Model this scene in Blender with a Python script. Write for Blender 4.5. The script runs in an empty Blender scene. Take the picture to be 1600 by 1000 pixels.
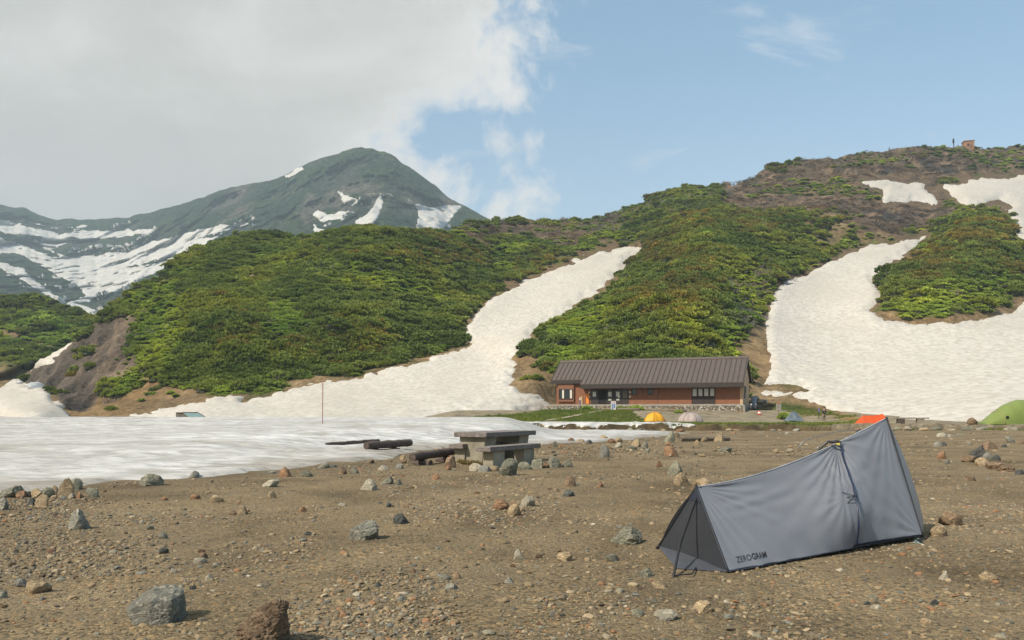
import bpy, bmesh, math, random
import numpy as np
from mathutils import Vector, Matrix

S = bpy.context.scene
COL = S.collection
R = math.radians
# ------------------------------------------------------------------ camera, sky, sun, exposure
EZ = 1.25                 # eye height above the gravel (m)
FPX, CU, HV = 1244.0, 800.0, 640.0
cam_d = bpy.data.cameras.new('camera')
cam = bpy.data.objects.new('camera', cam_d); COL.objects.link(cam)
cam.location = (0, 0, EZ); cam.rotation_euler = (R(90), 0, 0)
cam_d.sensor_width = 36.0; cam_d.lens = 36.0 * FPX / 1600.0
cam_d.shift_y = 140.0 / 1600.0
cam_d.clip_start = 0.05; cam_d.clip_end = 20000
S.camera = cam
S.view_settings.view_transform = 'Standard'; S.view_settings.look = 'None'
S.view_settings.exposure = 0.3; S.view_settings.gamma = 1.0
S.view_settings.use_curve_mapping = False

SUN_AZ = math.atan2(-0.80, -0.60)      # clockwise from +Y: light comes from behind the left shoulder
SUN_EL = R(44)
sun_vec = Vector((math.sin(SUN_AZ) * math.cos(SUN_EL), math.cos(SUN_AZ) * math.cos(SUN_EL), math.sin(SUN_EL)))
sd = bpy.data.lights.new('sun', 'SUN'); sd.energy = 4.3; sd.angle = R(1.2); sd.color = (1.0, 0.92, 0.80)
so = bpy.data.objects.new('sun', sd); COL.objects.link(so)
so.rotation_euler = sun_vec.to_track_quat('Z', 'Y').to_euler(); so.location = (-30, -20, 60)


class NT:
    """small helper for node trees"""
    def __init__(s, tree): s.t = tree; s.n = tree.nodes; s.l = tree.links
    def new(s, typ, **kw):
        n = s.n.new(typ)
        for k, v in kw.items(): setattr(n, k, v)
        return n
    def put(s, sock, v):
        if v is None: return
        if isinstance(v, bpy.types.NodeSocket): s.l.new(v, sock)
        else:
            if isinstance(v, (tuple, list)) and len(v) == 3 and sock.type == 'RGBA': v = (*v, 1)
            sock.default_value = v
    def math(s, op, a, b=None, c=None, clamp=False):
        n = s.new('ShaderNodeMath', operation=op); n.use_clamp = clamp
        for i, v in enumerate((a, b, c)): s.put(n.inputs[i], v)
        return n.outputs[0]
    def vmath(s, op, a, b=None):
        n = s.new('ShaderNodeVectorMath', operation=op)
        s.put(n.inputs[0], a); s.put(n.inputs[1], b)
        return n.outputs[0]
    def noise(s, vec, scale, detail=6, rough=0.55, dist=0.0, out=0):
        n = s.new('ShaderNodeTexNoise')
        s.put(n.inputs['Vector'], vec); s.put(n.inputs['Scale'], scale); s.put(n.inputs['Detail'], detail)
        s.put(n.inputs['Roughness'], rough); s.put(n.inputs['Distortion'], dist)
        return n.outputs[out]
    def voro(s, vec, scale, feature='F1', out='Distance', rnd=1.0):
        n = s.new('ShaderNodeTexVoronoi', feature=feature)
        s.put(n.inputs['Vector'], vec); s.put(n.inputs['Scale'], scale); s.put(n.inputs['Randomness'], rnd)
        return n.outputs[out]
    def ramp(s, fac, stops, mode='LINEAR'):
        n = s.new('ShaderNodeValToRGB'); n.color_ramp.interpolation = mode
        e = n.color_ramp.elements
        while len(e) < len(stops): e.new(0.5)
        for x, (p, c) in zip(e, stops):
            x.position = p
            x.color = (*c, 1) if isinstance(c, (tuple, list)) else (c, c, c, 1)
        s.put(n.inputs[0], fac)
        return n.outputs[0]
    def maprange(s, v, a, b, c=0.0, d=1.0, smooth=True):
        n = s.new('ShaderNodeMapRange'); n.interpolation_type = 'SMOOTHSTEP' if smooth else 'LINEAR'
        s.put(n.inputs['Value'], v); s.put(n.inputs[1], a); s.put(n.inputs[2], b); s.put(n.inputs[3], c); s.put(n.inputs[4], d)
        return n.outputs[0]
    def mix(s, fac, a, b, blend='MIX'):
        n = s.new('ShaderNodeMix', data_type='RGBA', blend_type=blend)
        s.put(n.inputs[0], fac); s.put(n.inputs[6], a); s.put(n.inputs[7], b)
        return n.outputs[2]
    def mapping(s, vec, scale=(1, 1, 1), rot=(0, 0, 0)):
        n = s.new('ShaderNodeMapping'); s.put(n.inputs['Vector'], vec)
        n.inputs['Scale'].default_value = scale; n.inputs['Rotation'].default_value = rot
        return n.outputs[0]
    def bump(s, h, strength=0.5, dist=0.02, normal=None):
        n = s.new('ShaderNodeBump'); s.put(n.inputs['Height'], h)
        n.inputs['Strength'].default_value = strength; n.inputs['Distance'].default_value = dist
        if normal: s.put(n.inputs['Normal'], normal)
        return n.outputs[0]


W = bpy.data.worlds.new('World'); S.world = W; W.use_nodes = True
w = NT(W.node_tree); w.n.clear()
wo = w.new('ShaderNodeOutputWorld')
sky = w.new('ShaderNodeTexSky', sky_type='NISHITA'); sky.sun_disc = False
sky.sun_elevation = SUN_EL; sky.sun_rotation = SUN_AZ % (2 * math.pi)
sky.air_density = 1.0; sky.dust_density = 1.6; sky.ozone_density = 2.0; sky.altitude = 0
skyb = w.new('ShaderNodeBackground'); w.put(skyb.inputs['Strength'], 0.15)
w.put(skyb.inputs['Color'], sky.outputs[0])
tc = w.new('ShaderNodeTexCoord').outputs['Generated']
sx = w.new('ShaderNodeSeparateXYZ'); w.put(sx.inputs[0], tc)
yy = w.math('MAXIMUM', sx.outputs[1], 0.25)
cp = w.math('DIVIDE', sx.outputs[0], yy); cq = w.math('DIVIDE', sx.outputs[2], yy)
cv = w.new('ShaderNodeCombineXYZ'); w.put(cv.inputs[0], cp); w.put(cv.inputs[1], cq); cv.inputs[2].default_value = 3.7
cvec = cv.outputs[0]
n1 = w.noise(cvec, 5.5, 9, 0.58, 0.35)
n2 = w.noise(w.mapping(cvec, (1, 1.5, 1)), 2.1, 8, 0.5, 0.3)
# the great cloud bank stands to the left of straight ahead; a blue gap opens low in it
edge = w.math('ADD', w.math('MULTIPLY_ADD', cp, -3.2, 0.10), w.math('MULTIPLY', w.math('SUBTRACT', n1, 0.5), 2.6))
wq = w.math('MULTIPLY_ADD', w.noise(cvec, 16, 5, 0.6), 0.22, -0.11); gx = w.math('ADD', w.math('ADD', cp, 0.088), wq); gq = w.math('SUBTRACT', w.math('SUBTRACT', cq, 0.350), w.math('MULTIPLY_ADD', n1, 0.3, -0.15))
gap = w.math('ADD', w.math('MULTIPLY', w.math('MULTIPLY', gx, gx), 520), w.math('MULTIPLY', w.math('MULTIPLY', gq, gq), 560))
gap = w.math('MULTIPLY', w.math('POWER', 2.718, w.math('MULTIPLY', gap, -1)), -0.34)
edge = w.math('ADD', w.math('ADD', edge, gap), w.maprange(cq, 0.45, 0.27, 0.05, -0.28))
n4 = w.noise(cvec, 21, 7, 0.62)
edge = w.math('ADD', edge, w.math('MULTIPLY_ADD', n4, 0.7, -0.35))
dens = w.maprange(edge, -0.10, 0.42)
wv = w.mapping(cvec, (1.0, 2.3, 1), (0, 0, R(-14)))
wisp = w.maprange(w.noise(wv, 5.2, 10, 0.62, 0.5), 0.56, 0.76, 0, 0.42)
lowh = w.maprange(cq, 0.50, 0.12, 0.0, 0.22)
dens2 = w.math('MAXIMUM', dens, w.math('MAXIMUM', wisp, lowh))
shade = w.math('ADD', w.math('MULTIPLY', n2, 0.75), w.math('MULTIPLY', n1, 0.25))
ccol = w.ramp(shade, [(0.32, (0.55, 0.55, 0.53)), (0.46, (0.65, 0.645, 0.615)), (0.54, (0.76, 0.75, 0.72)), (0.66, (0.93, 0.91, 0.87))])
ccol = w.mix(w.maprange(edge, 0.75, 0.0, 0.0, 0.7), ccol, (0.98, 0.965, 0.935))
cb = w.new('ShaderNodeBackground'); w.put(cb.inputs['Color'], ccol); cb.inputs['Strength'].default_value = 0.82
veil = w.new('ShaderNodeBackground'); w.put(veil.inputs['Color'], (0.42, 0.80, 0.98)); veil.inputs['Strength'].default_value = 0.62
vm = w.new('ShaderNodeMixShader'); vm.inputs[0].default_value = 0.33
w.l.new(skyb.outputs[0], vm.inputs[1]); w.l.new(veil.outputs[0], vm.inputs[2])
mx = w.new('ShaderNodeMixShader'); w.put(mx.inputs[0], dens2)
w.l.new(vm.outputs[0], mx.inputs[1]); w.l.new(cb.outputs[0], mx.inputs[2])
w.l.new(mx.outputs[0], wo.inputs['Surface'])

# ------------------------------------------------------------------ helpers
rng = np.random.default_rng(7)
random.seed(7)


def P(u, v, Y):
    """world point seen at photo pixel (u, v) and standing Y metres in front of the camera"""
    return Vector(((u - CU) / FPX * Y, Y, EZ + (HV - v) / FPX * Y))


def tag(o, label=None, cat=None, group=None, kind=None):
    if label: o['label'] = label
    if cat: o['category'] = cat
    if group: o['group'] = group
    if kind: o['kind'] = kind
    return o


def thing(name, label, cat, loc=(0, 0, 0), rz=0.0, group=None):
    o = bpy.data.objects.new(name, None); COL.objects.link(o)
    o.location = loc; o.rotation_euler = (0, 0, rz); o.empty_display_size = 0.2
    return tag(o, label, cat, group)


def link_mesh(name, me, mats, parent=None, loc=None, smooth=False, label=None):
    o = bpy.data.objects.new(name, me); COL.objects.link(o)
    for m in (mats if isinstance(mats, (list, tuple)) else [mats]):
        if m is not None: me.materials.append(m)
    if parent is not None: o.parent = parent
    if loc is not None: o.location = loc
    if smooth: me.polygons.foreach_set('use_smooth', [True] * len(me.polygons))
    if label: o['label'] = label
    return o


class MB:
    """collects simple shapes into one mesh"""
    def __init__(s): s.v = []; s.f = []; s.mi = []
    def add(s, vs, fs, mi=0):
        b = len(s.v); s.v += [tuple(x) for x in vs]
        s.f += [tuple(b + i for i in f) for f in fs]; s.mi += [mi] * len(fs); return s
    def box(s, lo, hi, mi=0, top=None):
        x0, y0, z0 = lo; x1, y1, z1 = hi
        a, b, c, d = top if top else (x0, y0, x1, y1)
        vs = [(x0, y0, z0), (x1, y0, z0), (x1, y1, z0), (x0, y1, z0), (a, b, z1), (c, b, z1), (c, d, z1), (a, d, z1)]
        return s.add(vs, [(0, 3, 2, 1), (4, 5, 6, 7), (0, 1, 5, 4), (1, 2, 6, 5), (2, 3, 7, 6), (3, 0, 4, 7)], mi)
    def prism(s, poly, axis, a, b, mi=0):
        """poly in the two other axes, extruded along axis from a to b"""
        n = len(poly); vs = []
        for t in (a, b):
            for p in poly:
                q = list(p); q.insert(axis, t); vs.append(q)
        fs = [tuple(range(n))[::-1], tuple(range(n, 2 * n))] + [(i, (i + 1) % n, n + (i + 1) % n, n + i) for i in range(n)]
        return s.add(vs, fs, mi)
    def tube(s, pts, rad, seg=8, mi=0, cap=True):
        pts = [Vector(p) for p in pts]
        rads = rad if isinstance(rad, (list, tuple)) else [rad] * len(pts)
        vs, fs = [], []
        up = None
        for i, p in enumerate(pts):
            t = (pts[min(i + 1, len(pts) - 1)] - pts[max(i - 1, 0)]).normalized()
            if up is None: up = t.orthogonal().normalized()
            up = (up - t * up.dot(t)).normalized(); sd_ = t.cross(up)
            for k in range(seg):
                a = 2 * math.pi * k / seg
                vs.append(p + (up * math.cos(a) + sd_ * math.sin(a)) * rads[i])
        for i in range(len(pts) - 1):
            for k in range(seg):
                k2 = (k + 1) % seg
                fs.append((i * seg + k, i * seg + k2, (i + 1) * seg + k2, (i + 1) * seg + k))
        if cap:
            fs.append(tuple(range(seg))[::-1]); fs.append(tuple((len(pts) - 1) * seg + k for k in range(seg)))
        return s.add(vs, fs, mi)
    def mesh(s, name):
        me = bpy.data.meshes.new(name); me.from_pydata(s.v, [], s.f)
        me.polygons.foreach_set('material_index', s.mi)
        me.update()
        bm = bmesh.new(); bm.from_mesh(me); bmesh.ops.recalc_face_normals(bm, faces=bm.faces); bm.to_mesh(me); bm.free()
        return me
    def build(s, name, mats, parent=None, loc=None, smooth=False, label=None, bevel=0, shift=None):
        if shift is not None: s.v = [(a - shift[0], b - shift[1], c - shift[2]) for a, b, c in s.v]
        me = s.mesh(name)
        if bevel:
            bm = bmesh.new(); bm.from_mesh(me)
            bmesh.ops.bevel(bm, geom=bm.edges[:], offset=bevel, segments=2, affect='EDGES', profile=0.6)
            bm.to_mesh(me); bm.free()
        return link_mesh(name, me, mats, parent, loc, smooth, label)


# numpy gradient noise -------------------------------------------------
def _hash(ix, iy, iz, seed):
    h = (ix.astype(np.int64) * 374761393 + iy.astype(np.int64) * 668265263 + iz.astype(np.int64) * 2147483647 + seed * 974634541) & 0xffffffff
    h = ((h ^ (h >> 13)) * 1274126177) & 0xffffffff
    h = ((h ^ (h >> 16)) * 2246822519) & 0xffffffff
    return ((h ^ (h >> 15)) & 0xffff) / 65535.0 * 2 - 1


def vnoise(x, y, z=None, seed=0):
    if z is None: z = np.zeros_like(x)
    ix, iy, iz = np.floor(x), np.floor(y), np.floor(z)
    fx, fy, fz = x - ix, y - iy, z - iz
    sm = lambda t: t * t * t * (t * (t * 6 - 15) + 10)
    a, b, c = sm(fx), sm(fy), sm(fz)
    r = 0
    for i in (0, 1):
        for j in (0, 1):
            for k in (0, 1):
                wgt = (a if i else 1 - a) * (b if j else 1 - b) * (c if k else 1 - c)
                r = r + wgt * _hash(ix + i, iy + j, iz + k, seed)
    return r


def fbm(x, y, z=None, oct=5, rough=0.5, seed=0):
    r = 0; amp = 1; tot = 0; f = 1
    for o in range(oct):
        r = r + amp * vnoise(x * f + 17.3 * o, y * f - 9.1 * o, None if z is None else z * f, seed + o)
        tot += amp; amp *= rough; f *= 2.03
    return r / tot * 1.6


def poly_sd(px, py, poly):
    """signed distance to a polygon, positive inside"""
    px = np.asarray(px, float); py = np.asarray(py, float)
    d = np.full(px.shape, 1e9); ins = np.zeros(px.shape, bool)
    n = len(poly)
    for i in range(n):
        ax, ay = poly[i]; bx, by = poly[(i + 1) % n]
        ex, ey = bx - ax, by - ay
        t = np.clip(((px - ax) * ex + (py - ay) * ey) / (ex * ex + ey * ey + 1e-9), 0, 1)
        d = np.minimum(d, np.hypot(px - ax - t * ex, py - ay - t * ey))
        c = ((ay > py) != (by > py))
        xi = ax + (py - ay) / ((by - ay) if by != ay else 1e-9) * ex
        ins ^= c & (px < xi)
    return np.where(ins, d, -d)


def sstep(x, a, b):
    t = np.clip((x - a) / (b - a), 0, 1); return t * t * (3 - 2 * t)


def grid_mesh(name, V, keep=None, color=None):
    """V: rows x cols x 3 -> mesh (faces wound so the normals look up and towards the camera)"""
    nr, nc = V.shape[:2]
    idx = np.arange(nr * nc).reshape(nr, nc)
    q = np.stack([idx[:-1, :-1], idx[:-1, 1:], idx[1:, 1:], idx[1:, :-1]], -1).reshape(-1, 4)
    if keep is not None:
        k = keep[:-1, :-1] | keep[:-1, 1:] | keep[1:, 1:] | keep[1:, :-1]
        q = q[k.reshape(-1)]
    used = np.unique(q); remap = np.full(nr * nc, -1); remap[used] = np.arange(len(used))
    q = remap[q]; vv = V.reshape(-1, 3)[used]
    me = bpy.data.meshes.new(name)
    me.vertices.add(len(vv)); me.vertices.foreach_set('co', vv.astype(np.float32).ravel())
    me.loops.add(q.size); me.loops.foreach_set('vertex_index', q.astype(np.int32).ravel())
    me.polygons.add(len(q)); me.polygons.foreach_set('loop_start', np.arange(0, q.size, 4, dtype=np.int32))
    me.polygons.foreach_set('use_smooth', np.ones(len(q), bool))
    me.update(calc_edges=True); me.validate()
    if color is not None:
        at = me.color_attributes.new('cover', 'FLOAT_COLOR', 'POINT')
        c = np.concatenate([color.reshape(-1, 3)[used], np.ones((len(used), 1))], 1)
        at.data.foreach_set('color', c.astype(np.float32).ravel())
    return me


# the lie of the land ---------------------------------------------------
def ledge_y(p):
    k = np.clip((p - 0.36) / 0.283, 0, 1.4)
    return 88 - 26 * k


def ground_z(X, Y):
    X = np.asarray(X, float); Y = np.asarray(Y, float)
    p = X / np.maximum(Y, 1.0)
    k = np.clip((p - 0.36) / 0.283, 0, 1.4)
    low = -(0.016 - 0.0077 * np.clip(k, 0, 1)) * np.maximum(Y - 20, 0)
    d = Y - (88 - 26 * k) + 0.30 * np.sin(X * 1.3) + 0.22 * np.sin(X * 3.1 + 1)
    prof = np.interp(d, [0, 10, 16, 22, 27, 60, 400], [0, -0.02, 0.21, 0.88, 1.5, 1.6, 2.5])
    lf = sstep(p, -0.13, -0.06)
    prof = prof * np.where(d > 0, (0.25 + 0.75 * lf) * (1 - 0.9 * np.clip(k, 0, 1)), 1)
    hi = -0.38 + 0.43 * k + prof + (0.07 * np.sin(X * 0.9) + 0.05 * np.sin(X * 2.3 + 1) + 0.04 * np.sin(X * 5.1)) * np.exp(-np.maximum(d, 0) / 1.5)
    s = sstep(d, -0.7, 0.0)
    return low * (1 - s) + hi * s


_Yr = np.concatenate([np.arange(2.5, 40, 0.02), np.arange(40, 140, 0.05)])


def hit(u, v, ymax=140, lift=0.0):
    """point of the ground seen at photo pixel (u, v)"""
    p = (u - CU) / FPX
    z = ground_z(p * _Yr, _Yr) + lift
    vv = HV + (EZ - z) / _Yr * FPX
    ok = np.where((vv <= v) & (_Yr <= ymax))[0]
    Y = float(_Yr[ok[0]]) if len(ok) else float(ymax)
    return Vector((p * Y, Y, float(ground_z(p * Y, Y)) + lift))


# materials --------------------------------------------------------------
def new_mat(name):
    m = bpy.data.materials.new(name); m.use_nodes = True
    t = NT(m.node_tree); b = t.n['Principled BSDF']
    return m, t, b


def pos(t): return t.new('ShaderNodeNewGeometry').outputs['Position']
def objco(t): return t.new('ShaderNodeTexCoord').outputs['Object']


def simple(name, col, rough=0.7, var=0.25, scale=6.0, bump=0.0, bscale=30.0, metal=0.0, spec=None, stretch=(1, 1, 1)):
    m, t, b = new_mat(name)
    c = t.mapping(objco(t), stretch)
    n = t.noise(c, scale, 6, 0.6)
    f = t.maprange(n, 0.3, 0.7, 1 - var, 1 + var, False)
    v = t.new('ShaderNodeVectorMath', operation='SCALE'); v.inputs[0].default_value = col; t.put(v.inputs[3], f)
    t.put(b.inputs['Base Color'], v.outputs[0]); b.inputs['Roughness'].default_value = rough
    b.inputs['Metallic'].default_value = metal
    if spec is not None: b.inputs['Specular IOR Level'].default_value = spec
    if bump: t.put(b.inputs['Normal'], t.bump(t.noise(c, bscale, 5, 0.6), bump, 0.02))
    return m


def rock_mat(name, c1, c2, c3, rough=0.85):
    m, t, b = new_mat(name)
    o = objco(t); oi = t.new('ShaderNodeObjectInfo')
    c = t.vmath('ADD', o, None)
    off = t.new('ShaderNodeVectorMath', operation='SCALE'); off.inputs[0].default_value = (37, 19, 53); t.put(off.inputs[3], oi.outputs['Random'])
    c = t.vmath('ADD', o, off.outputs[0])
    n = t.noise(c, 9, 8, 0.66, 0.6)
    col = t.ramp(n, [(0.30, c2), (0.47, c1), (0.62, c1), (0.75, c3)])
    fine = t.noise(c, 60, 6, 0.7)
    col = t.mix(0.5, col, t.ramp(fine, [(0.3, 0.45), (0.7, 1.0)]), 'MULTIPLY')
    vein = t.maprange(t.math('ABSOLUTE', t.math('SUBTRACT', t.noise(t.mapping(c, (1, 1, 2.4), (0.5, 0.3, 0)), 5, 5, 0.6, 1.2), 0.5)), 0.0, 0.03, 0.55, 0)
    col = t.mix(vein, col, tuple(min(1, x * 1.5) for x in c3))
    hs = t.new('ShaderNodeHueSaturation'); t.put(hs.inputs['Color'], col)
    t.put(hs.inputs['Value'], t.maprange(oi.outputs['Random'], 0, 1, 0.85, 1.35, False))
    t.put(b.inputs['Base Color'], hs.outputs[0]); b.inputs['Roughness'].default_value = rough
    hgt = t.math('ADD', t.math('MULTIPLY', n, 1.0), t.math('MULTIPLY', fine, 0.35))
    t.put(b.inputs['Normal'], t.bump(hgt, 0.9, 0.035))
    return m


ROCK = {
    'grey': rock_mat('stone_grey', (0.19, 0.18, 0.145), (0.10, 0.10, 0.085), (0.27, 0.25, 0.20)),
    'green': rock_mat('stone_grey_green', (0.150, 0.145, 0.102), (0.070, 0.070, 0.052), (0.25, 0.23, 0.16)),
    'blue': rock_mat('stone_blue_grey', (0.155, 0.150, 0.118), (0.068, 0.068, 0.056), (0.29, 0.265, 0.20)),
    'tan': rock_mat('stone_tan', (0.25, 0.182, 0.102), (0.125, 0.090, 0.052), (0.36, 0.28, 0.175)),
    'pale': rock_mat('stone_pale', (0.27, 0.24, 0.175), (0.15, 0.135, 0.10), (0.38, 0.34, 0.26)),
    'rust': rock_mat('stone_rust', (0.195, 0.105, 0.055), (0.10, 0.052, 0.030), (0.31, 0.20, 0.10)),
    'dark': rock_mat('stone_dark', (0.055, 0.058, 0.052), (0.028, 0.028, 0.026), (0.12, 0.12, 0.10)),
    'brown': rock_mat('stone_brown', (0.16, 0.105, 0.06), (0.075, 0.055, 0.035), (0.27, 0.19, 0.11)),
}
# ================================================================== LAND
# ---- traced outlines of the snow (photo pixels), used to place snow and bare soil on the slopes
SN_GULLY = [(1006, 385), (985, 400), (972, 425), (930, 455), (880, 490), (840, 515), (812, 545), (800, 562), (808, 576), (798, 600), (815, 612),
            (850, 622), (872, 641), (800, 647), (705, 654), (690, 720), (200, 720), (190, 650), (240, 645), (300, 630), (340, 621), (385, 617), (375, 628), (400, 624), (470, 605),
            (560, 590), (620, 575), (680, 558), (722, 544), (738, 538), (722, 527), (730, 505), (745, 490), (770, 466), (790, 456), (830, 436), (880, 415), (930, 396)]
SN_LEFT = [(-400, 578), (0, 583), (25, 590), (40, 600), (70, 606), (82, 625), (98, 634), (110, 650), (140, 656), (215, 657), (230, 720), (-400, 720)]
SN_STRIP = [(40, 578), (55, 561), (80, 555), (108, 536), (112, 535), (82, 566), (62, 576)]
SN_RIGHT = [(1195, 510), (1205, 470), (1215, 450), (1260, 428), (1300, 408), (1360, 385), (1450, 369), (1425, 390), (1385, 418), (1362, 438), (1378, 460), (1358, 485),
            (1380, 503), (1440, 506), (1530, 503), (1572, 492), (1595, 475), (1612, 450), (1604, 400), (1590, 372), (1582, 345), (1575, 330), (1545, 318), (1510, 322),
            (1488, 305), (1474, 290), (1520, 283), (1600, 274), (2330, 250), (2330, 720), (1335, 720), (1330, 655), (1310, 645), (1275, 628), (1230, 618), (1180, 616), (1190, 612), (1196, 600), (1208, 570), (1196, 540)]
SN_PATCH = [(1348, 283), (1390, 281), (1420, 290), (1440, 288), (1462, 305), (1465, 317), (1430, 315), (1385, 317), (1375, 305), (1380, 297)]
HOLE_TONGUE = [(1165, 597), (1200, 600), (1250, 604), (1264, 611), (1240, 615), (1190, 612)]
HOLE_ROCK = [(1522, 319), (1545, 323), (1580, 325), (1582, 316), (1560, 312)]
ERODED = [(15, 602), (60, 570), (110, 535), (168, 484), (218, 498), (205, 540), (222, 562), (205, 588), (160, 606), (130, 640), (100, 635), (80, 610)]
SOIL_L = [(95, 640), (135, 606), (185, 612), (235, 588), (262, 592), (300, 604), (340, 616), (310, 632), (200, 660), (110, 660)]
SOIL_E = [(796, 562), (815, 545), (838, 552), (872, 582), (900, 610), (930, 650), (870, 660), (800, 620)]
SOIL_ER = [(1150, 540), (1178, 500), (1196, 470), (1215, 540), (1210, 640), (1160, 640)]
HEATH = [(690, 362), (780, 346), (860, 345), (960, 337), (1000, 345), (960, 372), (880, 385), (800, 370), (740, 385)]
HEATH2 = [(1120, 292), (1180, 268), (1250, 240), (1450, 220), (2330, 212), (2330, 256), (1600, 276), (1475, 292), (1505, 330), (1440, 369), (1350, 378), (1300, 345), (1250, 338), (1180, 332), (1120, 318)]
SOIL_G = [(1350, 500), (1375, 480), (1430, 488), (1540, 486), (1590, 450), (1640, 450), (1600, 520), (1360, 520)]
GAPS = [[(255, 392), (275, 385), (262, 440), (240, 455)], [(1255, 330), (1300, 345), (1380, 372), (1300, 392), (1255, 372)],
        [(395, 285 + 120), (410, 425), (395, 470), (385, 455)]]

TOP = [(-240, 700), (-60, 650), (20, 600), (60, 570), (110, 535), (150, 500), (180, 475), (230, 440), (300, 395), (350, 375), (420, 368), (480, 370), (520, 362), (580, 355),
       (640, 360), (700, 360), (740, 352), (780, 347), (860, 345), (920, 343), (960, 337), (1000, 322), (1040, 304), (1080, 295), (1150, 290), (1180, 277), (1210, 258), (1250, 250), (1300, 248),
       (1370, 240), (1450, 232), (1540, 230), (1600, 228), (1760, 224), (1900, 224), (2320, 232)]
CTL = [(-240, 700, 240), (-60, 650, 235), (20, 600, 236), (30, 610, 228), (110, 650, 152), (200, 650, 148), (280, 640, 147), (400, 625, 152), (500, 605, 162), (600, 580, 175), (722, 520, 205),
       (-100, 600, 240), (0, 585, 300), (-200, 640, 160), (0, 640, 150), (60, 655, 122), (-200, 656, 118),
       (60, 570, 238), (110, 535, 243), (150, 500, 248), (180, 475, 255), (230, 440, 264), (300, 395, 292), (350, 375, 312), (420, 368, 322), (480, 370, 312), (520, 362, 302), (580, 355, 302),
       (640, 362, 312), (700, 365, 335), (300, 520, 195), (200, 580, 185), (400, 480, 206), (400, 550, 178), (500, 450, 225), (600, 450, 228), (600, 520, 196), (680, 450, 252), (640, 400, 272), (480, 520, 190),
       (420, 440, 240), (540, 400, 262),
       (650, 640, 125), (500, 650, 118), (300, 655, 116), (760, 640, 124), (800, 625, 131), (760, 560, 185), (760, 500, 222), (820, 470, 255), (900, 420, 305), (1000, 388, 345), (700, 600, 152),
       (720, 480, 236), (740, 450, 268), (800, 430, 295), (880, 400, 338), (820, 400, 342),
       (780, 347, 425), (860, 345, 445), (960, 337, 455), (1000, 322, 465), (1080, 295, 475), (1150, 290, 470), (1200, 262, 490), (1250, 250, 505), (1300, 248, 512), (1370, 240, 522), (1450, 232, 532),
       (1540, 230, 540), (1600, 228, 550), (1760, 224, 565), (1900, 224, 575), (900, 370, 375), (1000, 355, 375), (1100, 320, 385), (1150, 320, 405), (1250, 310, 410), (1300, 330, 375), (1370, 360, 342),
       (1400, 300, 445), (1480, 310, 435), (1450, 280, 482), (1560, 285, 472), (1420, 340, 380), (1330, 280, 455),
       (1000, 560, 147), (1050, 500, 166), (1080, 450, 195), (1100, 400, 236), (1120, 360, 292), (1150, 335, 350), (880, 620, 143), (900, 600, 145), (1000, 600, 139), (1000, 640, 137), (1100, 600, 136), (1170, 600, 134), (1100, 640, 133),
       (830, 600, 138), (818, 555, 160), (880, 500, 203), (970, 430, 268), (1005, 380, 335), (920, 540, 163),
       (1185, 600, 138), (1190, 560, 156), (1195, 480, 205), (1210, 445, 235), (1260, 405, 285), (1350, 378, 335),
       (1330, 650, 109), (1450, 655, 94), (1600, 655, 80), (1600, 600, 116), (1600, 560, 146), (1800, 655, 74), (1800, 560, 140), (1250, 622, 126), (1300, 560, 165), (1280, 480, 217), (1340, 420, 272), (1430, 377, 332), (1460, 355, 372), (1500, 560, 151),
       (1600, 480, 203), (1610, 380, 300), (1600, 330, 400), (1760, 400, 300), (1800, 300, 470), (1370, 490, 191), (1440, 505, 184), (1560, 500, 189), (1430, 440, 212), (1480, 400, 248), (1500, 360, 298), (1510, 337, 350), (1565, 400, 258),
       (1240, 640, 116), (1180, 640, 122), (2300, 226, 600), (2300, 655, 66), (2300, 560, 130), (2300, 400, 290), (-330, 655, 118), (-330, 690, 200)]


def rbf_fit(ctl):
    c = np.array(ctl, float); x = c[:, 0] / 400.0; y = c[:, 1] / 200.0; val = np.log(c[:, 2])
    K = lambda r2: 0.5 * r2 * np.log(r2 + 1e-9)
    n = len(c); r2 = (x[:, None] - x) ** 2 + (y[:, None] - y) ** 2
    A = np.zeros((n + 3, n + 3)); A[:n, :n] = K(r2) + np.eye(n) * 0.004
    Pm = np.stack([np.ones(n), x, y], 1); A[:n, n:] = Pm; A[n:, :n] = Pm.T
    sol = np.linalg.solve(A, np.concatenate([val, np.zeros(3)]))
    def f(u, v):
        sh = u.shape; uu = u.ravel() / 400.0; vv = v.ravel() / 200.0
        out = np.zeros(len(uu))
        for s in range(0, len(uu), 20000):
            e = slice(s, s + 20000)
            q = (uu[e, None] - x) ** 2 + (vv[e, None] - y) ** 2
            out[e] = K(q) @ sol[:n] + sol[n] + sol[n + 1] * uu[e] + sol[n + 2] * vv[e]
        return np.exp(out).reshape(sh)
    return f


def snow_sd(u, v):
    s = np.maximum.reduce([poly_sd(u, v, q) for q in (SN_GULLY, SN_LEFT, SN_STRIP, SN_RIGHT, SN_PATCH)])
    s = np.minimum(s, -poly_sd(u, v, HOLE_TONGUE)); s = np.minimum(s, -poly_sd(u, v, HOLE_ROCK))
    return s


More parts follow.
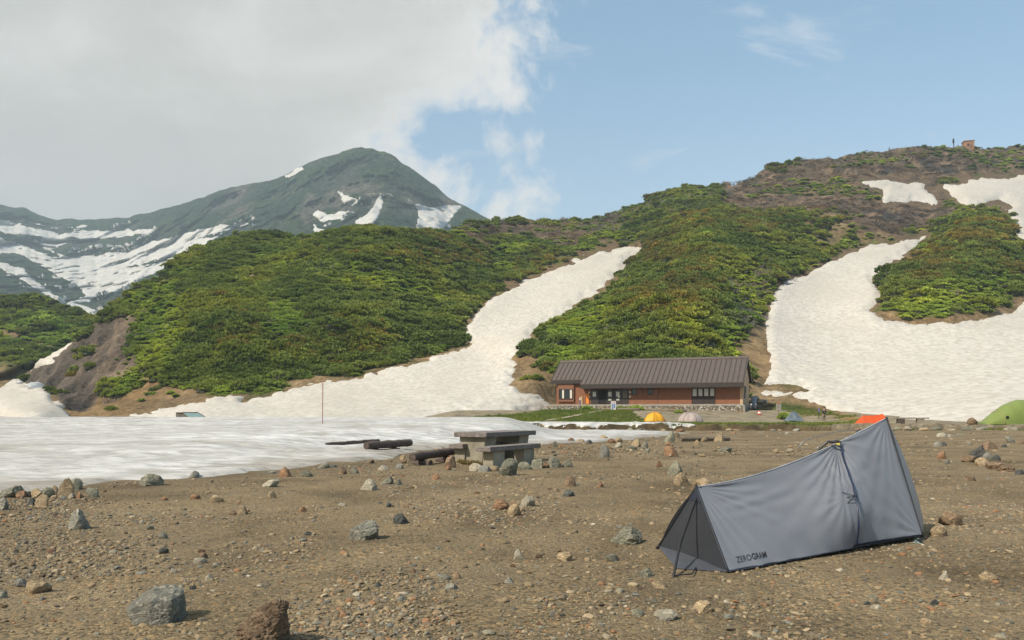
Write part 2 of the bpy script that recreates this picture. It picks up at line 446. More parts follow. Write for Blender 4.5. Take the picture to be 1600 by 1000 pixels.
depth = rbf_fit(CTL)
us = np.arange(-320, 2301, 4.0); NR = 190
tt = np.linspace(0, 1, NR)
top = np.interp(us, [a for a, b in TOP], [b for a, b in TOP])
top = top + fbm(us / 14.0, us * 0 + 3.1, oct=4, seed=5) * 1.6 * sstep(us, 100, 200)
base_v = np.full_like(us, 676.0)
VV = base_v[None] + (top - base_v)[None] * tt[:, None]
UU = np.repeat(us[None], NR, 0)
YY = depth(UU, VV)
YY = np.maximum.accumulate(YY + np.arange(NR)[:, None] * 0.02, axis=0)
SSD = snow_sd(UU, VV) + fbm(UU / 16.0, VV / 9.0, oct=5, rough=0.62, seed=11) * 5.0
er = sstep(poly_sd(UU, VV, ERODED), -8, 10)
PX = (UU - CU) / FPX * YY; PZ = EZ + (HV - VV) / FPX * YY
rough = 1 - sstep(SSD, -12, 2) * 0.92
lump = fbm(PX / 22.0, YY / 22.0, PZ / 22.0, oct=5, rough=0.55, seed=21)
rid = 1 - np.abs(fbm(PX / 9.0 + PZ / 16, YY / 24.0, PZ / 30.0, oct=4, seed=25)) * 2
PZ = PZ + rough * (lump * 1.5 * np.clip(YY / 250, 0.5, 1.6) + er * fbm(PX / 3.2 + PZ / 5, YY / 6.0, PZ / 9, oct=4, rough=0.6, seed=29) * 0.9 + er * (rid - 0.4) * 1.3)
PY = YY - rough * lump * 1.0 - er * rid * 0.7
HILL = np.stack([PX, PY, PZ], -1)
# the far side behind the crest falls away
back = []
for k, (dy, dz) in enumerate([(12, -1.0), (40, -9), (110, -45), (220, -120)]):
    b = HILL[-1].copy(); b[:, 1] += dy; b[:, 0] *= (b[:, 1]) / (b[:, 1] - dy); b[:, 2] = np.maximum(b[:, 2] + dz, -6)
    back.append(b)
HILLF = np.concatenate([HILL, np.stack(back)], 0)

# what the ground of the slopes is made of (colours of soil, rock and low growth, with crevices painted darker)
def mixc(c, w, col): return c * (1 - w[..., None]) + np.array(col) * w[..., None]
nA = fbm(PX / 30, YY / 30, PZ / 30, oct=5, seed=31); nB = fbm(PX / 7, YY / 7, PZ / 7, oct=4, seed=37)
cov = np.zeros(HILL.shape) + np.array((0.066, 0.086, 0.022))
cov = mixc(cov, sstep(nA, -0.05, 0.5), (0.145, 0.185, 0.036))
cov = mixc(cov, sstep(nB, 0.25, 0.6) * 0.5, (0.10, 0.075, 0.035))
soil_band = sstep(SSD + nB * 9, -15, -3)
heath = np.maximum(sstep(poly_sd(UU, VV, HEATH) + nB * 10, -6, 8), sstep(poly_sd(UU, VV, HEATH2) + nB * 16 + nA * 10, -8, 8))
cov = mixc(cov, heath, (0.112, 0.082, 0.056))
cov = mixc(cov, heath * sstep(nB + nA * 0.6, 0.2, 0.55), (0.19, 0.135, 0.09))
cov = mixc(cov, heath * sstep(-nB + nA * 0.4, 0.2, 0.6), (0.055, 0.05, 0.045))
soil = np.maximum.reduce([sstep(poly_sd(UU, VV, q) + nB * 10, -7, 7) for q in (SOIL_L, SOIL_E, SOIL_ER, SOIL_G, HOLE_TONGUE)])
for g in GAPS: soil = np.maximum(soil, 0.8 * sstep(poly_sd(UU, VV, g) + nB * 10, -8, 8))
soil = np.maximum(soil, soil_band * (1 - heath * 0.5))
soilc = np.array((0.225, 0.155, 0.082)) * (1 + 0.35 * nB[..., None]) + np.array((0.02, 0.0, -0.01)) * nA[..., None]
cov = cov * (1 - soil[..., None]) + soilc * soil[..., None]
upper = soil_band * sstep(VV, 520, 420)
cov = mixc(cov, upper * 0.7, (0.115, 0.082, 0.055))
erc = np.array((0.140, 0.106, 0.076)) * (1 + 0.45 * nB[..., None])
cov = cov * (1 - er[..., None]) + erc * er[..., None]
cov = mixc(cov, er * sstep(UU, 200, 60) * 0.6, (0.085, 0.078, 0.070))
cov = mixc(cov, er * sstep(rid, 0.75, 0.2) * 0.75, (0.062, 0.053, 0.046))  # crevice shade painted on: hollows of the eroded relief made darker
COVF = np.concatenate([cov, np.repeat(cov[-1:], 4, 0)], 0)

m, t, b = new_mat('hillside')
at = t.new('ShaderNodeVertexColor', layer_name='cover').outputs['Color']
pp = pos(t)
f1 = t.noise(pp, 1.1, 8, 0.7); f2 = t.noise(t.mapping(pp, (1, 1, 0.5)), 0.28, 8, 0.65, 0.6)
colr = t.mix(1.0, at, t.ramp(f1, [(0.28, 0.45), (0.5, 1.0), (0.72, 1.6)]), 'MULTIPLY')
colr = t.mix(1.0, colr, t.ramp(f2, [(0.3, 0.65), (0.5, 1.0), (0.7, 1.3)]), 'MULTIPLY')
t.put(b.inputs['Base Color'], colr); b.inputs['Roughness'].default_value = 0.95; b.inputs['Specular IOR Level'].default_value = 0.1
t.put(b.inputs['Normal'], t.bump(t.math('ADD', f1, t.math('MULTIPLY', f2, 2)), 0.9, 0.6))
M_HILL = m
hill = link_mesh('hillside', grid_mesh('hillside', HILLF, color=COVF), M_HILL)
tag(hill, 'green and brown hillside rising behind the hut with bare soil along the snow', kind='structure')


# ---- snow
def snow_mat(name, c1, c2, c3, scale, stretch, bump, dist):
    m, t, b = new_mat(name)
    pp = pos(t)
    c = t.mapping(pp, stretch)
    cup = t.noise(c, scale, 6, 0.6, 0.4); big = t.noise(t.mapping(pp, (1, 0.5, 1)), 0.05, 6, 0.6)
    col = t.ramp(cup, [(0.38, c2), (0.5, c1), (0.58, c3)])  # ripple shading put into the colour: troughs darker, crests lighter
    col = t.mix(t.maprange(big, 0.4, 0.65, 0, 0.5), col, c2)
    dirt = t.maprange(t.noise(pp, 2.8, 8, 0.75), 0.66, 0.8, 0, 0.4)
    col = t.mix(dirt, col, tuple(x * y for x, y in zip(c2, (0.7, 0.66, 0.6))))
    t.put(b.inputs['Base Color'], col); b.inputs['Roughness'].default_value = 0.75; b.inputs['Specular IOR Level'].default_value = 0.2
    t.put(b.inputs['Normal'], t.bump(cup, bump, dist))
    return m


M_SNOW = snow_mat('snow_hillside', (0.505, 0.47, 0.41), (0.425, 0.39, 0.33), (0.555, 0.525, 0.47), 1.15, (1.0, 0.5, 1.4), 0.2, 0.35)
M_SNOWN = snow_mat('snow_near', (0.47, 0.465, 0.445), (0.35, 0.34, 0.315), (0.57, 0.565, 0.55), 1.9, (0.5, 1.25, 1.0), 0.8, 0.12)

M_SNOWP = M_SNOWN.copy(); M_SNOWP.name = 'snow_patch'
t = NT(M_SNOWP.node_tree); b = t.n['Principled BSDF']; src_ = b.inputs['Base Color'].links[0].from_socket
t.put(b.inputs['Base Color'], t.mix(1.0, src_, t.new('ShaderNodeVertexColor', layer_name='cover').outputs['Color'], 'MULTIPLY'))
nrm = np.zeros_like(HILL)
du = np.gradient(HILL, axis=1); dv = np.gradient(HILL, axis=0)
nrm = np.cross(du, dv); nrm /= np.linalg.norm(nrm, axis=-1, keepdims=True) + 1e-9
lift = np.clip(SSD * 0.11, -2.0, 0.9) * np.clip(YY / 200, 0.45, 2.0)
cups = fbm(PX / 3.0, YY / 5.0, oct=3, seed=44) * 0.12
SNOW = HILL + nrm * (lift + cups * (SSD > 0))[..., None]
sn = link_mesh('snow_field', grid_mesh('snow_field', SNOW, keep=SSD > -9), M_SNOW)
tag(sn, 'dirty cream snow filling the gullies between the green spurs', kind='structure')

# ---- where the near snow ends
NEAR_A = [(-260, 776), (0, 773), (60, 768), (130, 765), (180, 753), (240, 751), (330, 746), (440, 735), (500, 728), (560, 721), (600, 716), (640, 706), (690, 700), (750, 697), (870, 692), (930, 690),
          (990, 687), (1035, 681), (1062, 676)]
edge_w = [hit(u, v) for u, v in NEAR_A]
poly_w = [(q.x, q.y) for q in edge_w] + [(14, 83.0), (4.5, 84.6), (4.0, 90), (-130, 90), (-130, 9), (-14, 9.6)]
poly_e = poly_w

# ---- gravel ground: one sheet out under the hills
gu = np.concatenate([-np.geomspace(9000, 710, 60), np.arange(-700, 2301, 6.0), np.geomspace(2310, 10600, 60)])
rows = list(np.linspace(-9, 1.5, 30)) + list(np.geomspace(1.6, 50, 150)) + list(np.arange(50.35, 128, 0.5)) + list(np.geomspace(129, 420, 30))
rows = np.array(rows)
GU, GY = np.meshgrid(gu, rows); GX = (GU - CU) / FPX * np.maximum(GY, 1.55)
GZ = ground_z(GX, GY)
GZ = GZ + fbm(GX / 1.7, GY / 1.7, oct=4, seed=51) * 0.018 + fbm(GX / 9, GY / 9, oct=3, seed=53) * 0.05 * sstep(GY, 6, 25) * sstep(-GY, -112, -90)
GPP = GX / np.maximum(GY, 1.0)
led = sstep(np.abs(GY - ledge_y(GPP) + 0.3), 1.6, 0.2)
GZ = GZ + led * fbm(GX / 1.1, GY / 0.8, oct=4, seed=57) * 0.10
GVV = HV + (EZ - GZ) / np.maximum(GY, 0.5) * FPX
gn = fbm(GX / 6, GY / 6, oct=4, seed=61); gf = fbm(GX / 1.5, GY / 1.5, oct=4, seed=63)
gc = np.zeros(GZ.shape + (3,)) + np.array((0.194, 0.154, 0.098))
gc = mixc(gc, sstep(gn, -0.1, 0.5) * 0.6, (0.224, 0.181, 0.120))
gc = mixc(gc, sstep(gf, 0.2, 0.7) * 0.45, (0.155, 0.122, 0.076))
terr = sstep(GY - ledge_y(GPP), -0.3, 0.6)
wet = sstep(poly_sd(GX, GY, poly_e), -2.2 - 0.03 * GY, 0.1) * (1 - terr)
gc = mixc(gc, wet * 0.45, (0.13, 0.105, 0.075))
gc = mixc(gc, terr, (0.235, 0.205, 0.150))
LAWN = [(650, 657), (700, 654), (790, 648), (870, 640), (1000, 636), (985, 642), (1000, 652), (1010, 659), (1110, 664), (1110, 667), (1010, 663), (870, 658), (760, 658)]
lawn = sstep(poly_sd(GU, GVV, LAWN) + gf * 2.0, -1.0, 0.8) * terr
RIM = [(1050, 660.5), (1330, 661), (1330, 664), (1050, 664)]
lawn = np.maximum(lawn, sstep(poly_sd(GU, GVV, RIM) + gn * 1.2, -0.6, 0.5) * terr * 0.8)
gc = mixc(gc, lawn, (0.085, 0.105, 0.022)); gc = mixc(gc, lawn * sstep(gf, 0.0, 0.5), (0.062, 0.088, 0.016))
gc = mixc(gc, lawn * sstep(-gn, 0.1, 0.5) * 0.6, (0.15, 0.12, 0.05))
BANKR = [(1195, 622), (1235, 618), (1280, 628), (1340, 650), (1345, 662), (1300, 652), (1250, 650), (1225, 640)]
bkr = sstep(poly_sd(GU, GVV, BANKR) + gf * 4, -3, 4) * terr
gc = mixc(gc, bkr, (0.24, 0.16, 0.07)); gc = mixc(gc, bkr * sstep(gf + gn, 0.0, 0.4), (0.09, 0.105, 0.028))
gc = mixc(gc, led * sstep(-terr, -0.95, -0.2), (0.070, 0.052, 0.030))  # brown bank soil, with the shadow along its face painted in
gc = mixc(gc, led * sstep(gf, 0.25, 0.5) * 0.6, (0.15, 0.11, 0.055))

m, t, b = new_mat('gravel_ground')
at = t.new('ShaderNodeVertexColor', layer_name='cover').outputs['Color']
pp = pos(t)
warp = t.vmath('ADD', pp, t.mapping(t.noise(pp, 9, 3, 0.5, out=1), (0.05, 0.05, 0.05)))
g1 = t.new('ShaderNodeTexVoronoi', feature='F1'); t.put(g1.inputs['Vector'], warp); g1.inputs['Scale'].default_value = 42
g2 = t.new('ShaderNodeTexVoronoi', feature='F1'); t.put(g2.inputs['Vector'], warp); g2.inputs['Scale'].default_value = 110
pat = t.noise(pp, 1.4, 7, 0.62)                           # where gravel lies thicker on the dirt
sp = t.new('ShaderNodeSeparateColor'); t.put(sp.inputs[0], g1.outputs['Color'])
sp2 = t.new('ShaderNodeSeparateColor'); t.put(sp2.inputs[0], g2.outputs['Color'])
peb = t.ramp(sp.outputs[0], [(0.0, (0.35, 0.36, 0.36)), (0.25, (0.8, 0.8, 0.78)), (0.5, (1.1, 1.05, 0.95)), (0.72, (1.35, 1.25, 1.1)), (0.88, (1.75, 1.6, 1.35)), (0.97, (1.5, 1.0, 0.6))], 'CONSTANT')
peb2 = t.ramp(sp2.outputs[1], [(0.0, 0.55), (0.3, 0.85), (0.6, 1.05), (0.85, 1.4), (0.95, 1.75)], 'CONSTANT')
amount = t.maprange(t.math('ADD', pat, t.math('MULTIPLY', sp.outputs[1], 0.25)), 0.50, 0.70, 0.0, 0.75)
grain = t.noise(pp, 130, 5, 0.75)
col = t.mix(0.85, at, peb2, 'MULTIPLY')
col = t.mix(1.0, col, t.ramp(grain, [(0.3, 0.6), (0.5, 1.0), (0.7, 1.4)]), 'MULTIPLY')
col = t.mix(amount, col, t.mix(1.0, at, peb, 'MULTIPLY'))
big = t.noise(pp, 0.6, 8, 0.62, 0.5)
col = t.mix(1.0, col, t.ramp(big, [(0.30, (0.60, 0.58, 0.55)), (0.48, (0.98, 0.97, 0.95)), (0.68, (1.30, 1.27, 1.20))]), 'MULTIPLY')
moss = t.maprange(t.noise(pp, 2.3, 6, 0.7), 0.64, 0.74, 0, 0.45)
col = t.mix(moss, col, (0.135, 0.095, 0.03))
t.put(b.inputs['Base Color'], col); b.inputs['Roughness'].default_value = 0.95; b.inputs['Specular IOR Level'].default_value = 0.12
h = t.math('ADD', t.math('MULTIPLY', g1.outputs['Distance'], -0.5), t.math('ADD', t.math('MULTIPLY', g2.outputs['Distance'], -0.25), t.math('MULTIPLY', grain, 0.5)))
t.put(b.inputs['Normal'], t.bump(h, 0.75, 0.02))
M_GROUND = m
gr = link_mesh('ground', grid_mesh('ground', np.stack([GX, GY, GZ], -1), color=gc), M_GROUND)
tag(gr, 'brown gravel campground with a step up to the terrace of the hut', kind='structure')

# ---- near snow lying on the gravel
su = np.concatenate([np.arange(-800, -300, 8.0), np.arange(-300, 1120, 3.5)]); srow = np.concatenate([np.geomspace(9.5, 66, 330), np.arange(66.4, 92, 0.5)])
SU, SY = np.meshgrid(su, srow); SX = (SU - CU) / FPX * SY
sdm = poly_sd(SX, SY, poly_w)
sdm = sdm + fbm(SX / 2.2, SY / 3.2, oct=5, rough=0.6, seed=71) * (0.25 + 0.012 * SY)
gz = ground_z(SX, SY)
leftk = 1 - sstep(SX / SY, -0.02, 0.065)
crest = np.interp(SY, [10, 62, 72, 92], [0.03, 0.545, 0.50, -0.9])
zs = np.maximum(crest * leftk + (gz + 0.10) * (1 - leftk), gz * 1.0)
wave = fbm(SX / 1.3, SY / 0.62, oct=4, rough=0.55, seed=73) * 0.050 + fbm(SX / 4.5, SY / 1.9, oct=3, seed=74) * 0.05
fade = sstep(sdm, 0.05, 1.6)
zz = gz + np.clip(sdm * 0.22, -0.5, 0.07) + (zs - gz) * sstep(sdm, 0.2, 7.0) + wave * (0.25 + 0.75 * fade) * sstep(sdm, -0.1, 0.4)
zz = np.minimum(zz, np.maximum(crest, gz + 0.14) + 0.09)
zz = np.where(sdm > 0.15, np.maximum(zz, gz + np.minimum(0.05, sdm * 0.08)), zz)
dirt = np.maximum(sstep(sdm + fbm(SX / 3, SY / 1.2, oct=4, seed=79) * 1.6, 2.6, 0.0) * 0.85, sstep(fbm(SX / 5, SY / 2.2, oct=4, seed=80), 0.15, 0.6) * 0.35)
scol = np.ones(sdm.shape + (3,)) * (1 - dirt[..., None] * np.array((0.42, 0.47, 0.54)))
nsn = link_mesh('snow_patch', grid_mesh('snow_patch', np.stack([SX, SY, zz], -1), keep=sdm > -0.7, color=scol), M_SNOWP)
tag(nsn, 'grey rippled snow patch lying flat on the gravel', kind='structure')
# thin strip of snow left along the rim of the terrace
tu = np.arange(640, 1110, 3.0); ty = np.arange(87.6, 97.5, 0.25)
TU, TY = np.meshgrid(tu, ty); TX = (TU - CU) / FPX * TY
gz2 = ground_z(TX, TY); wdt = np.interp(TU, [640, 700, 900, 1000, 1075, 1090], [6.5, 6.3, 5.0, 3.2, 1.0, -1])
sd2 = np.minimum(TY - 88.0, 88.1 + wdt - TY) + fbm(TX / 2.5, TY / 2.0, oct=4, seed=77) * 0.45
z2 = gz2 + np.clip(sd2 * 0.3, -0.4, 0.22) + fbm(TX / 1.5, TY / 1.0, oct=3, seed=78) * 0.04
st = link_mesh('snow_strip', grid_mesh('snow_strip', np.stack([TX, TY, z2], -1), keep=sd2 > -0.7), M_SNOWN)
tag(st, 'thin strip of snow along the terrace rim', kind='structure')

# ---- left hill and far mountains
def ridge_sheet(topc, basev, Ytop, Ybase, us, nr, seed, amp, wl, pw=1.2):
    tp = np.interp(us, [a for a, b in topc], [b for a, b in topc]); yt = np.interp(us, [a for a, b in Ytop], [b for a, b in Ytop])
    tp = tp + fbm(us / 18.0, us * 0 + seed, oct=4, seed=seed) * 1.8
    t_ = np.linspace(0, 1, nr)[:, None]
    V = basev + (tp - basev)[None] * t_; U = np.repeat(us[None], nr, 0)
    Y = Ybase + (yt - Ybase)[None] * t_ ** pw
    X = (U - CU) / FPX * Y; Z = EZ + (HV - V) / FPX * Y
    e = sstep(t_, 1.0, 0.93)
    r = 1 - np.abs(fbm(X / wl, Y / wl * 0.6, Z / wl, oct=5, seed=seed + 3)) * 2.2
    Yd = Y - (r - 0.4) * amp * e
    X = X * (Yd / Y); Z = EZ + (Z - EZ) * (Yd / Y)
    return U, V, np.stack([X, Yd, Z], -1), r


def with_back(G, drop):
    bk = []
    for dy, dz in drop:
        q = G[-1].copy(); f = (q[:, 1] + dy) / q[:, 1]; q[:, 0] *= f; q[:, 1] += dy; q[:, 2] += dz; bk.append(q)
    return np.concatenate([G, np.stack(bk)], 0)


LT = [(-900, 400), (-500, 440), (-240, 470), (-60, 466), (0, 460), (60, 461), (100, 479), (130, 486), (155, 500), (215, 560), (260, 640)]
lu = np.arange(-880, 262, 3.0)
LU, LV, LG, lr = ridge_sheet(LT, 640, [(-900, 520), (-200, 430), (0, 420), (100, 405), (260, 360)], 262, lu, 90, 81, 9, 26)
ln = fbm(LG[..., 0] / 18, LG[..., 1] / 18, LG[..., 2] / 18, oct=5, seed=83)
lc = np.zeros(LG.shape) + np.array((0.066, 0.092, 0.024)); lc = mixc(lc, sstep(ln, -0.1, 0.4), (0.13, 0.17, 0.036))
tr = np.abs((LV - 512) - (LU - 0) * 0.42 - ln * 6); lc = mixc(lc, sstep(tr, 9, 3) * sstep(LU, 110, 70), (0.20, 0.14, 0.08))
lc = mixc(lc, sstep(LV + ln * 14, 555, 585), (0.20, 0.145, 0.075))
lh = link_mesh('far_slope', grid_mesh('far_slope', with_back(LG, [(30, -6), (120, -50)]), color=np.concatenate([lc, lc[-1:], lc[-1:]], 0)), M_HILL)
tag(lh, 'green slope across the valley at the left edge', kind='structure')

FT = [(-900, 300), (-500, 330), (-240, 322), (-100, 315), (0, 320), (40, 326), (70, 338), (90, 342), (145, 344), (200, 339), (260, 326), (310, 311), (330, 302), (350, 295), (370, 291), (400, 285), (430, 279), (445, 273), (470, 258), (500, 248), (520, 241),
      (550, 233), (575, 230), (600, 236), (620, 247), (640, 262), (660, 277), (680, 291), (700, 309), (730, 325), (760, 340), (790, 348), (850, 380), (1000, 420)]
fu = np.concatenate([np.arange(-900, -222, 6.0), np.arange(-220, 1001, 2.0)])
FU, FV, FG, fr = ridge_sheet(FT, 585, [(-900, 2300), (-240, 2400), (150, 2600), (330, 2200), (570, 1900), (790, 1800), (1000, 1800)], 760, fu, 260, 91, 66, 180, 1.25)
F_SNOW = [
    [(-240, 330), (-100, 338), (0, 343), (30, 350), (60, 358), (78, 362), (65, 369), (30, 367), (0, 360), (-240, 352)],
    [(64, 372), (75, 362), (95, 367), (130, 360), (160, 362), (240, 357), (236, 363), (180, 371), (130, 375), (98, 383), (80, 389), (96, 402), (140, 399), (200, 392), (228, 380), (290, 365), (345, 352), (388, 348), (390, 351), (345, 361),
     (305, 374), (350, 369), (332, 381), (272, 399), (228, 410), (195, 419), (238, 414), (272, 404), (265, 414), (212, 440), (182, 456), (165, 454), (150, 461), (138, 442), (118, 422), (104, 401), (84, 394), (66, 386)],
    [(104, 401), (125, 426), (138, 442), (152, 460), (140, 470), (112, 473), (140, 482), (160, 489), (155, 494), (130, 487), (106, 475), (136, 462), (118, 444), (90, 431), (60, 411), (30, 396), (-240, 380), (-240, 366), (0, 372), (42, 386), (80, 402)],
    [(-240, 396), (0, 410), (35, 420), (55, 439), (78, 455), (97, 468), (90, 469), (60, 453), (38, 438), (0, 419), (-240, 404)],
    [(445, 276), (472, 260), (474, 264), (452, 277)], [(490, 336), (496, 328), (512, 335), (545, 329), (536, 341), (500, 346)], [(488, 349), (505, 358), (514, 368), (494, 369)],
    [(556, 347), (580, 330), (594, 303), (599, 320), (587, 345), (572, 356), (560, 355)], [(648, 318), (670, 325), (722, 320), (702, 345), (690, 361), (650, 359), (655, 336)],
    [(528, 300), (556, 310), (562, 322), (538, 318)], [(112, 357), (130, 352), (136, 353), (116, 360)]]
F_SCREE = [[(515, 300), (535, 285), (545, 300), (548, 330), (530, 325)], [(500, 320), (480, 300), (470, 330), (480, 350)], [(555, 300), (570, 290), (600, 300), (590, 330)], [(640, 318), (660, 310), (700, 315), (690, 325)],
           [(360, 300), (385, 292), (380, 330), (340, 345), (330, 325)]]
fn = fbm(FG[..., 0] / 120, FG[..., 1] / 120, FG[..., 2] / 120, oct=6, rough=0.6, seed=93)
fs = np.maximum.reduce([poly_sd(FU, FV, q) for q in F_SNOW]) + fbm(FU / 10, FV / 4, oct=5, rough=0.62, seed=95) * 2.4 + 0.3
fc = np.zeros(FG.shape) + np.array((0.032, 0.064, 0.028)); fc = mixc(fc, sstep(fn, 0.0, 0.4), (0.058, 0.088, 0.034))
sc = np.maximum.reduce([sstep(poly_sd(FU, FV, q) + fn * 22, -6, 8) for q in F_SCREE])
fc = mixc(fc, sc * 0.75, (0.19, 0.165, 0.13))
fc = mixc(fc, sstep(fr, 0.35, -0.2) * 0.35, (0.14, 0.13, 0.115))
m, t, b = new_mat('mountain')
at = t.new('ShaderNodeVertexColor', layer_name='cover').outputs['Color']; pp = pos(t)
f1 = t.noise(pp, 0.09, 9, 0.75); f2 = t.noise(t.mapping(pp, (1, 1, 0.4)), 0.018, 8, 0.65, 0.7)
colr = t.mix(1.0, at, t.ramp(f1, [(0.36, 0.25), (0.5, 1.0), (0.64, 2.3)]), 'MULTIPLY')
rk = t.maprange(t.noise(pp, 0.11, 6, 0.7), 0.56, 0.66, 0, 0.7); colr = t.mix(rk, colr, (0.19, 0.18, 0.155))
t.put(b.inputs['Base Color'], colr); b.inputs['Roughness'].default_value = 0.95; b.inputs['Specular IOR Level'].default_value = 0.1
t.put(b.inputs['Normal'], t.bump(t.math('ADD', f1, t.math('MULTIPLY', f2, 2)), 1.0, 22))
mt = link_mesh('mountain', grid_mesh('mountain', with_back(FG, [(150, -40), (600, -300)]), color=np.concatenate([fc, fc[-1:], fc[-1:]], 0)), m)
tag(mt, 'hazy round topped mountain and bowl behind the green hills', kind='structure')
fd = np.gradient(FG, axis=1); fe = np.gradient(FG, axis=0); fnm = np.cross(fd, fe); fnm /= np.linalg.norm(fnm, axis=-1, keepdims=True) + 1e-9
M_SNOWF = snow_mat('snow_mountain', (0.50, 0.49, 0.455), (0.42, 0.40, 0.365), (0.56, 0.55, 0.52), 0.08, (1, 1, 1), 0.3, 3)
FS = FG + fnm * np.clip(fs * 2.0, -14, 1.2)[..., None]
ms = link_mesh('mountain_snow', grid_mesh('mountain_snow', FS, keep=fs > -7), M_SNOWF)
tag(ms, 'snow streaks in the bowl and on the flank of the mountain', kind='structure')
# ================================================================== GROWTH ON THE SLOPES (ground cover nobody could count)
def loose_object(name, me, mats):
    for m_ in mats: me.materials.append(m_)
    return bpy.data.objects.new(name, me)


def scatter(name, pts, scl, rot, idx, sources, label, cat):
    """one ground-cover object: the sources stand on its points"""
    me = bpy.data.meshes.new(name)
    me.vertices.add(len(pts)); me.vertices.foreach_set('co', np.asarray(pts, np.float32).ravel())
    a = me.attributes.new('scl', 'FLOAT_VECTOR', 'POINT'); a.data.foreach_set('vector', np.asarray(scl, np.float32).ravel())
    a = me.attributes.new('rot', 'FLOAT_VECTOR', 'POINT'); a.data.foreach_set('vector', np.asarray(rot, np.float32).ravel())
    a = me.attributes.new('pick', 'INT', 'POINT'); a.data.foreach_set('value', np.asarray(idx, np.int32).ravel())
    ob = bpy.data.objects.new(name, me); COL.objects.link(ob)
    tag(ob, label, cat, kind='stuff')
    ng = bpy.data.node_groups.new(name, 'GeometryNodeTree')
    ng.interface.new_socket('Geometry', in_out='INPUT', socket_type='NodeSocketGeometry')
    ng.interface.new_socket('Geometry', in_out='OUTPUT', socket_type='NodeSocketGeometry')
    N, L = ng.nodes, ng.links
    gi = N.new('NodeGroupInput'); go = N.new('NodeGroupOutput')
    iop = N.new('GeometryNodeInstanceOnPoints'); iop.inputs['Pick Instance'].default_value = True
    g2i = N.new('GeometryNodeGeometryToInstance')
    for s in reversed(sources):
        oi = N.new('GeometryNodeObjectInfo'); oi.inputs['Object'].default_value = s
        oi.inputs['As Instance'].default_value = False
        L.new(oi.outputs['Geometry'], g2i.inputs[0])
    def na(nm, typ):
        n = N.new('GeometryNodeInputNamedAttribute'); n.data_type = typ; n.inputs['Name'].default_value = nm
        return n.outputs['Attribute']
    e2r = N.new('FunctionNodeEulerToRotation'); L.new(na('rot', 'FLOAT_VECTOR'), e2r.inputs[0])
    L.new(gi.outputs[0], iop.inputs['Points']); L.new(g2i.outputs[0], iop.inputs['Instance'])
    L.new(e2r.outputs[0], iop.inputs['Rotation']); L.new(na('scl', 'FLOAT_VECTOR'), iop.inputs['Scale'])
    L.new(na('pick', 'INT'), iop.inputs['Instance Index'])
    L.new(iop.outputs[0], go.inputs[0])
    md = ob.modifiers.new('cover', 'NODES'); md.node_group = ng
    return ob


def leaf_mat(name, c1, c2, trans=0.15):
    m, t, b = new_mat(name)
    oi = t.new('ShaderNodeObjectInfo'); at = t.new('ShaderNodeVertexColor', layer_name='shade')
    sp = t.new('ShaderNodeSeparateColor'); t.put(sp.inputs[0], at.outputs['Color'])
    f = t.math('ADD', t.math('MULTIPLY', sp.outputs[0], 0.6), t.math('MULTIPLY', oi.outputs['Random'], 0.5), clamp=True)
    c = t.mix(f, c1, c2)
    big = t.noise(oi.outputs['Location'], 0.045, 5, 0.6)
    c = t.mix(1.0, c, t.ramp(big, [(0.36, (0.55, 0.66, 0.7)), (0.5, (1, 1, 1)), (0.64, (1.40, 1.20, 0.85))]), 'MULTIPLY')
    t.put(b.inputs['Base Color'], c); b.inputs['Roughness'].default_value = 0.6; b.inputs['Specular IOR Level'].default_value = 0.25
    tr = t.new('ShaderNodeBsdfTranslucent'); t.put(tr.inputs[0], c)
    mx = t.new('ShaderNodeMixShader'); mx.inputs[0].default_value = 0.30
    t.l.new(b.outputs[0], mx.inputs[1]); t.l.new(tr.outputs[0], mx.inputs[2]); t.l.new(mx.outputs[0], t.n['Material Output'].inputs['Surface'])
    return m


